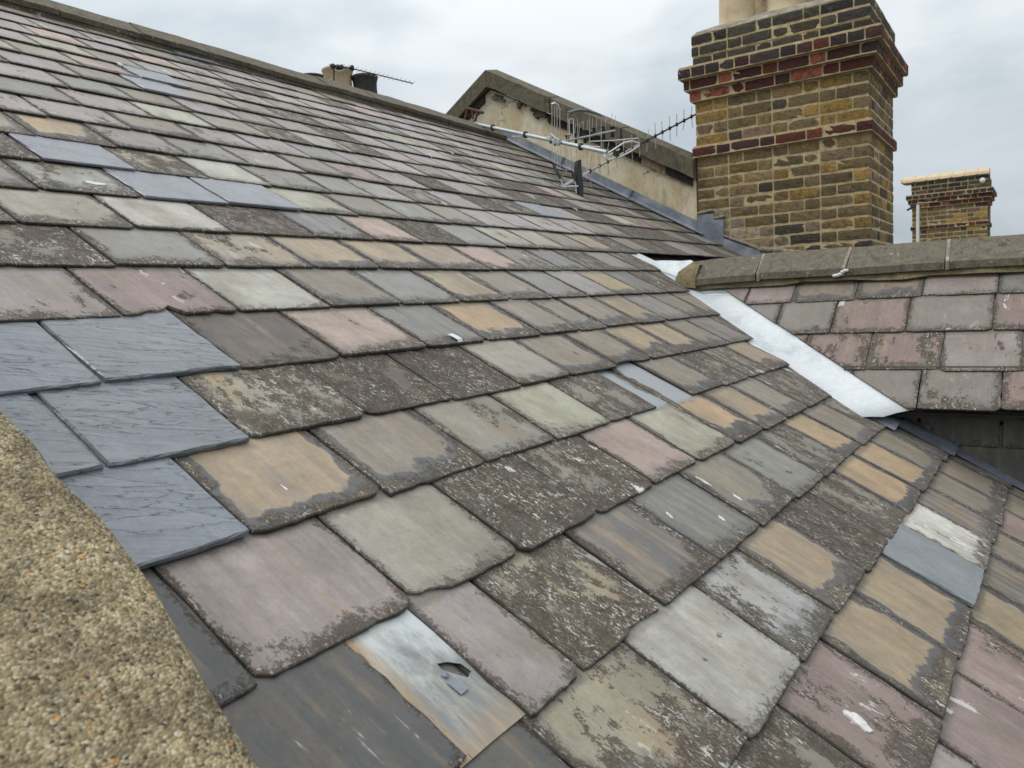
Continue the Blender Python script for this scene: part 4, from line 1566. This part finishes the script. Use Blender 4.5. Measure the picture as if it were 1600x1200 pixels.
def rim_pot(c, r, top, mat):
    b = MB()
    h = 0.62
    prof = [(r * 0.98, 0.0), (r * 0.98, 0.25), (r * 1.0, h - 0.27), (r * 1.03, h - 0.255), (r * 1.07, h - 0.24), (r * 1.07, h - 0.205), (r * 1.0, h - 0.19), (r * 0.97, h - 0.10), (r * 1.0, h - 0.045),
            (r * 1.08, h - 0.02), (r * 1.12, h), (r * 1.04, h + 0.006), (r * 0.9, h - 0.02), (r * 0.82, h - 0.2)]
    b.lathe(prof, (c[0], c[1], top - h), 28)
    return b.build('chimney_pot', mat, stk_t)


def at_depth(px_, py_, d):
    """point seen at pixel (px_, py_) of the 1600 x 1200 photograph at distance d along the view"""
    return (CAM_F + CAM_R * ((px_ - 800) / F_PX) - CAM_U * ((py_ - 600) / F_PX)) * d


def at_x(px_, py_, x):
    r_ = CAM_F + CAM_R * ((px_ - 800) / F_PX) - CAM_U * ((py_ - 600) / F_PX)
    return r_ * (x / r_.x)


for (px_, py_, d, r_, mt) in ((527, 110, 7.3, 0.132, 'oldclay'), (569.5, 120.5, 7.35, 0.114, 'soot'), (487, 121, 7.45, 0.125, 'soot')):
    p = at_depth(px_, py_, d)
    rim_pot((p.x, p.y), r_, p.z, M[mt])


# ------------------------------------------------------------------ aerial on the main roof
def rods(name, segs, r, mat, parent, n=6):
    out = []
    for s_ in segs:
        b = MB()
        b.tube(s_, r, n)
        out.append(b.build(name, mat, parent))
    return out


def knobs(name, pts, r, mat, parent):
    for p in pts:
        b = MB()
        p = Vector(p)
        b.box(p, (r * 0.8, r * 0.8, r * 1.25))
        b.lathe([(r * 0.3, -r * 1.5), (r * 1.1, -r * .9), (r * 1.1, r * .9), (r * 0.3, r * 1.5)], p, 8)
        b.build(name, mat, parent)


aer_t = thing('tv_aerial', 'leaning grey pole with a long many-rodded television aerial and black grid reflectors over the slates', 'aerial', at_x(713, 187, 5.85))
m0, m1 = at_x(713, 187, 5.88), at_x(948, 238, 5.22)
rods('mast', [[m0, m1]], 0.0145, M['galv'], aer_t, 10)
mdir = (m1 - m0).normalized()
knobs('mast_clip', [m0 + (m1 - m0) * f for f in (0.29, 0.52, 0.69, 0.86)], 0.019, M['black'], aer_t)
# rusty bracket clamped to the ridge end
P5 = lambda a, b, x=5.80: at_x(a, b, x)
t = MB()
for a, b_, w_ in ((P5(729, 169), P5(755, 176), .014), (P5(731, 170), P5(726, 188), .012), (P5(726, 186), P5(727, 196), .014), (P5(738, 171), P5(739, 186), .010), (P5(747, 173), P5(742, 190), .012), (P5(741, 188), P5(739, 199), .015), (P5(752, 175), P5(746, 180), .010)):
    t.tube([a, b_], w_, 6)
t.build('mast_bracket', M['rust'], aer_t)

# long yagi pointing away past the chimney
B0, B1 = at_x(868, 296, 4.98), at_x(1092, 176, 6.45)
bd = (B1 - B0).normalized()
white_to = at_x(1010, 221, 5.88)
rods('boom', [[B0, B0 + bd * 0.95]], 0.0080, M['alu'], aer_t, 8)
rods('boom', [[B0 + bd * 0.95, B1]], 0.0072, M['black'], aer_t, 8)
fr = random.Random(6)


def on_boom(px_):
    """boom point seen at picture column px_"""
    lo, hi = 0.0, 1.0
    for _ in range(40):
        f = (lo + hi) / 2
        p = B0.lerp(B1, f)
        xx = 800 + F_PX * p.dot(CAM_R) / p.dot(CAM_F)
        if xx < px_:
            lo = f
        else:
            hi = f
    return B0.lerp(B1, (lo + hi) / 2)


cols_ = [922, 936.5, 949.5, 962.5, 975, 987.5, 999.5, 1011.5, 1024, 1035, 1046.5, 1057.5, 1069, 1080.5]
lens_ = [0.23, 0.22, 0.21, 0.205, 0.20, 0.20, 0.195, 0.19, 0.19, 0.18, 0.18, 0.175, 0.17, 0.17]
segs, kn = [], []
for c_, l_ in zip(cols_, lens_):
    p = on_boom(c_)
    for s_ in (1, -1):
        tilt = Vector((fr.gauss(0, 0.06), fr.gauss(0, 0.07), s_))
        segs.append([p, p + tilt * l_ * fr.uniform(0.43, 0.55)])
    kn.append(p)
rods('director', segs, 0.0030, M['alu'], aer_t, 5)
knobs('insulator', kn, 0.0105, M['black'], aer_t)
# folded dipole
t = MB()
dp = [at_x(x_, y_, X_) for x_, y_, X_ in ((946, 247, 5.30), (944, 243, 5.30), (958, 234, 5.40), (975, 223, 5.55), (988, 220.5, 5.65), (999, 224, 5.72), (999, 228, 5.72), (985, 237, 5.60), (965, 247, 5.45), (950, 250, 5.32))]
t.tube(dp + dp[:1], 0.0065, 8)
t.tube([at_x(952, 243, 5.4), at_x(968, 233, 5.5)], 0.006, 6)
t.build('folded_dipole', M['white'], aer_t)
t = MB()
t.box(at_x(963, 240, 5.42), (0.03, 0.012, 0.018))
t.build('dipole_box', M['black'], aer_t)
# reflector blades at the back of the boom
def blade(pts, wvec, th, name='reflector_blade'):
    b = MB()
    tv = Vector((0.6, 0.8, 0)) * th
    secs = []
    for i, p in enumerate(pts):
        f = i / (len(pts) - 1)
        w_ = Vector(wvec) * (0.35 + 0.65 * math.sin(math.pi * (0.12 + 0.76 * f)))
        secs.append([p - w_ - tv, p + w_ - tv, p + w_ + tv, p - w_ + tv])
    b.loft(secs)
    return b.build(name, M['black'], aer_t)


lw = CAM_R * 0.016
blade([at_x(903 + dx, y_, 5.02) for dx, y_ in ((0.5, 251), (-0.5, 262), (0.5, 275), (2, 290), (3, 303), (3.2, 313))], CAM_R * 0.0175, 0.03)
blade([at_x(x_, y_, 5.0) for x_, y_ in ((864.5, 257), (869, 266), (873, 273), (876.5, 280))], CAM_R * 0.007, 0.012)
blade([at_x(x_, y_, 5.0) for x_, y_ in ((892.5, 266), (896, 275), (899, 284))], CAM_R * 0.005, 0.012)
segs = [[at_x(876, 279, 5.0), at_x(880, 291, 5.0)], [at_x(878, 292, 5.0), at_x(905, 291, 5.0)], [at_x(880, 291, 5.0), at_x(894, 307, 5.0)], [at_x(880, 292, 5.0), at_x(897, 283, 5.0)], [at_x(899, 283, 5.0), at_x(901, 302, 5.0)]]
rods('reflector_strut', segs, 0.006, M['galv'], aer_t)
rods('stay_rod', [[at_x(907, 276, 5.05), at_x(915, 272, 5.2)], [at_x(909, 277, 5.05), at_x(921, 268, 5.2)]], 0.004, M['alu'], aer_t)

# second aerial clamped across the pole: short boom, black insulators, tall rods and arched tops
c0, c1 = at_x(872, 223, 5.35), at_x(961, 204, 5.75)
rods('cross_boom', [[c0, c1]], 0.0085, M['alu'], aer_t, 8)
tall = [(862.5, 162, 214, 5.38), (866.5, 164, 213, 5.38), (870.5, 168, 213, 5.38), (874.8, 174, 212, 5.38), (887.5, 177, 228, 5.40), (902.5, 185, 222, 5.45), (921.5, 180, 229, 5.42), (939.5, 181, 229, 5.45)]
rods('reflector_rod', [[at_x(a, b_, x_), at_x(a, c_, x_)] for a, b_, c_, x_ in tall], 0.0034, M['alu'], aer_t)
low = [(863, 231, 253), (867, 232, 256), (871.5, 233, 259), (875.5, 229, 265), (885.3, 232, 272), (892.5, 232, 250), (901, 233, 249), (917.5, 233, 266), (937, 240, 268)]
rods('reflector_rod', [[at_x(a, b_, 5.36), at_x(a - 0.3, c_, 5.34)] for a, b_, c_ in low], 0.0028, M['alu'], aer_t)
thin = [(899, 193, 216), (905.5, 192, 214), (912, 190, 208), (918, 187, 209), (926, 185, 206), (933, 184, 204), (946.5, 181, 202), (957, 177, 197), (962, 181, 198), (951, 222, 232), (943, 222, 236)]
rods('thin_rod', [[at_x(a + fr.uniform(-1, 1), b_, 5.62), at_x(a - 1.2, c_, 5.6)] for a, b_, c_ in thin], 0.0022, M['alu'], aer_t, 5)
# arched black grid tops
def arch(pts, th, w_, name='reflector_top', mat='black'):
    b = MB()
    secs = []
    n_ = len(pts)
    for i, p in enumerate(pts):
        k_ = math.sin(math.pi * (0.08 + 0.84 * i / (n_ - 1)))
        wv = Vector((0.5, 0.6, 0.25)).normalized() * w_
        up = Vector((0, 0, th * k_))
        secs.append([p - wv, p - wv + up, p + wv + up * 1.2, p + wv])
    b.loft(secs)
    return b.build(name, M[mat], aer_t)


arch([at_x(x_, y_, 5.42) for x_, y_ in ((888, 176), (897, 174.5), (907, 174.2), (917, 175.3), (928, 178), (940, 181.8))], 0.017, 0.035)
arch([at_x(x_, y_, 5.38) for x_, y_ in ((862, 162.5), (867, 161.5), (871.5, 165), (875, 173))], 0.010, 0.022, mat='galv')
# loop rod and black insulator blocks along the short boom
t = MB()
lp = [at_x(x_, y_, 5.45) for x_, y_ in ((890, 216), (889.5, 187), (892, 185.5), (896, 186), (896.5, 214))]
t.tube(lp, 0.004, 6)
t.build('rod_loop', M['white'], aer_t)
for (x_, y_, hh) in ((887, 217, .035), (900, 216, .05), (914, 213, .07), (928, 210, .075), (943, 208, .08), (957, 206, .055)):
    b = MB()
    p = at_x(x_, y_ - 1, 5.45 + (x_ - 887) * 0.0043)
    b.lathe([(0.004, -hh * 0.85), (0.014, -hh * 0.8), (0.015, -hh * 0.1), (0.011, 0.0), (0.022, hh * 0.5), (0.026, hh * 0.56), (0.006, hh * 0.66)], p, 10)
    b.build('insulator_block', M['black'], aer_t)
rods('cable', [[at_x(920, 221, 5.5), at_x(960, 219.5, 5.6), at_x(998, 216, 5.8)], [at_x(905, 226, 5.4), at_x(925, 229, 5.4), at_x(938, 230, 5.42)], [at_x(800, 213, 5.6), at_x(840, 214, 5.5), at_x(866, 216, 5.38)]], 0.0042, M['white'], aer_t)
b = MB()
for k in range(9):
    p = at_x(862 + fr.uniform(0, 12), 216 + fr.uniform(0, 13), 5.36)
    b.box(p, (0.014, 0.012, 0.012), Matrix.Translation(p) @ Matrix.Rotation(fr.uniform(-1, 1), 4, 'X') @ Matrix.Translation(-p), jit=0.004)
b.build('mast_clamp', M['galv'], aer_t)
b = MB()
b.tube([at_x(861, 209, 5.36), at_x(865, 213, 5.36), at_x(868, 216, 5.36), at_x(876, 219, 5.38)], 0.006, 6)
b.build('cable_tie', M['white'], aer_t)

# ------------------------------------------------------------------ aerial beyond the ridge
a2 = thing('tv_aerial', 'thin distant aerial on a short post in front of the buff pot beyond the ridge', 'aerial', at_depth(521, 160, 7.0))
q = lambda x_, y_, d=7.0: at_depth(x_, y_, d)
rods('mast', [[q(521.5, 150), q(521.5, 103)]], 0.0085, M['rust'], a2, 8)
rods('boom', [[q(518, 101), q(556, 108.5, 7.05), q(646, 130.5, 7.2)]], 0.0052, M['black'], a2)
segs = []
for k in range(17):
    f = k / 16
    p = q(534 + (645 - 534) * f, 104.3 + (130.2 - 104.3) * f, 7.02 + 0.17 * f)
    l_ = 0.034 - 0.008 * f
    segs.append([p - CAM_R * l_ * 0.8 - CAM_U * l_ * 0.45, p + CAM_R * l_ * 0.9 + CAM_U * l_ * 0.8])
rods('director', segs, 0.0020, M['galv'], a2, 5)
knobs('insulator', [q(520, 103.5), q(527.5, 105), q(533.5, 105), q(550, 106)], 0.016, M['black'], a2)
b = MB()
b.tube([q(515, 101), q(519, 104), q(525, 103)], [0.006, 0.018, 0.01], 8)
b.tube([q(546, 105.5), q(549, 106), q(553, 105)], [0.012, 0.022, 0.012], 8)
b.build('head_clamp', M['black'], a2)
b = MB()
b.tube([q(524, 109), q(530, 112), q(537, 109)], 0.006, 6)
b.build('cable', M['white'], a2)
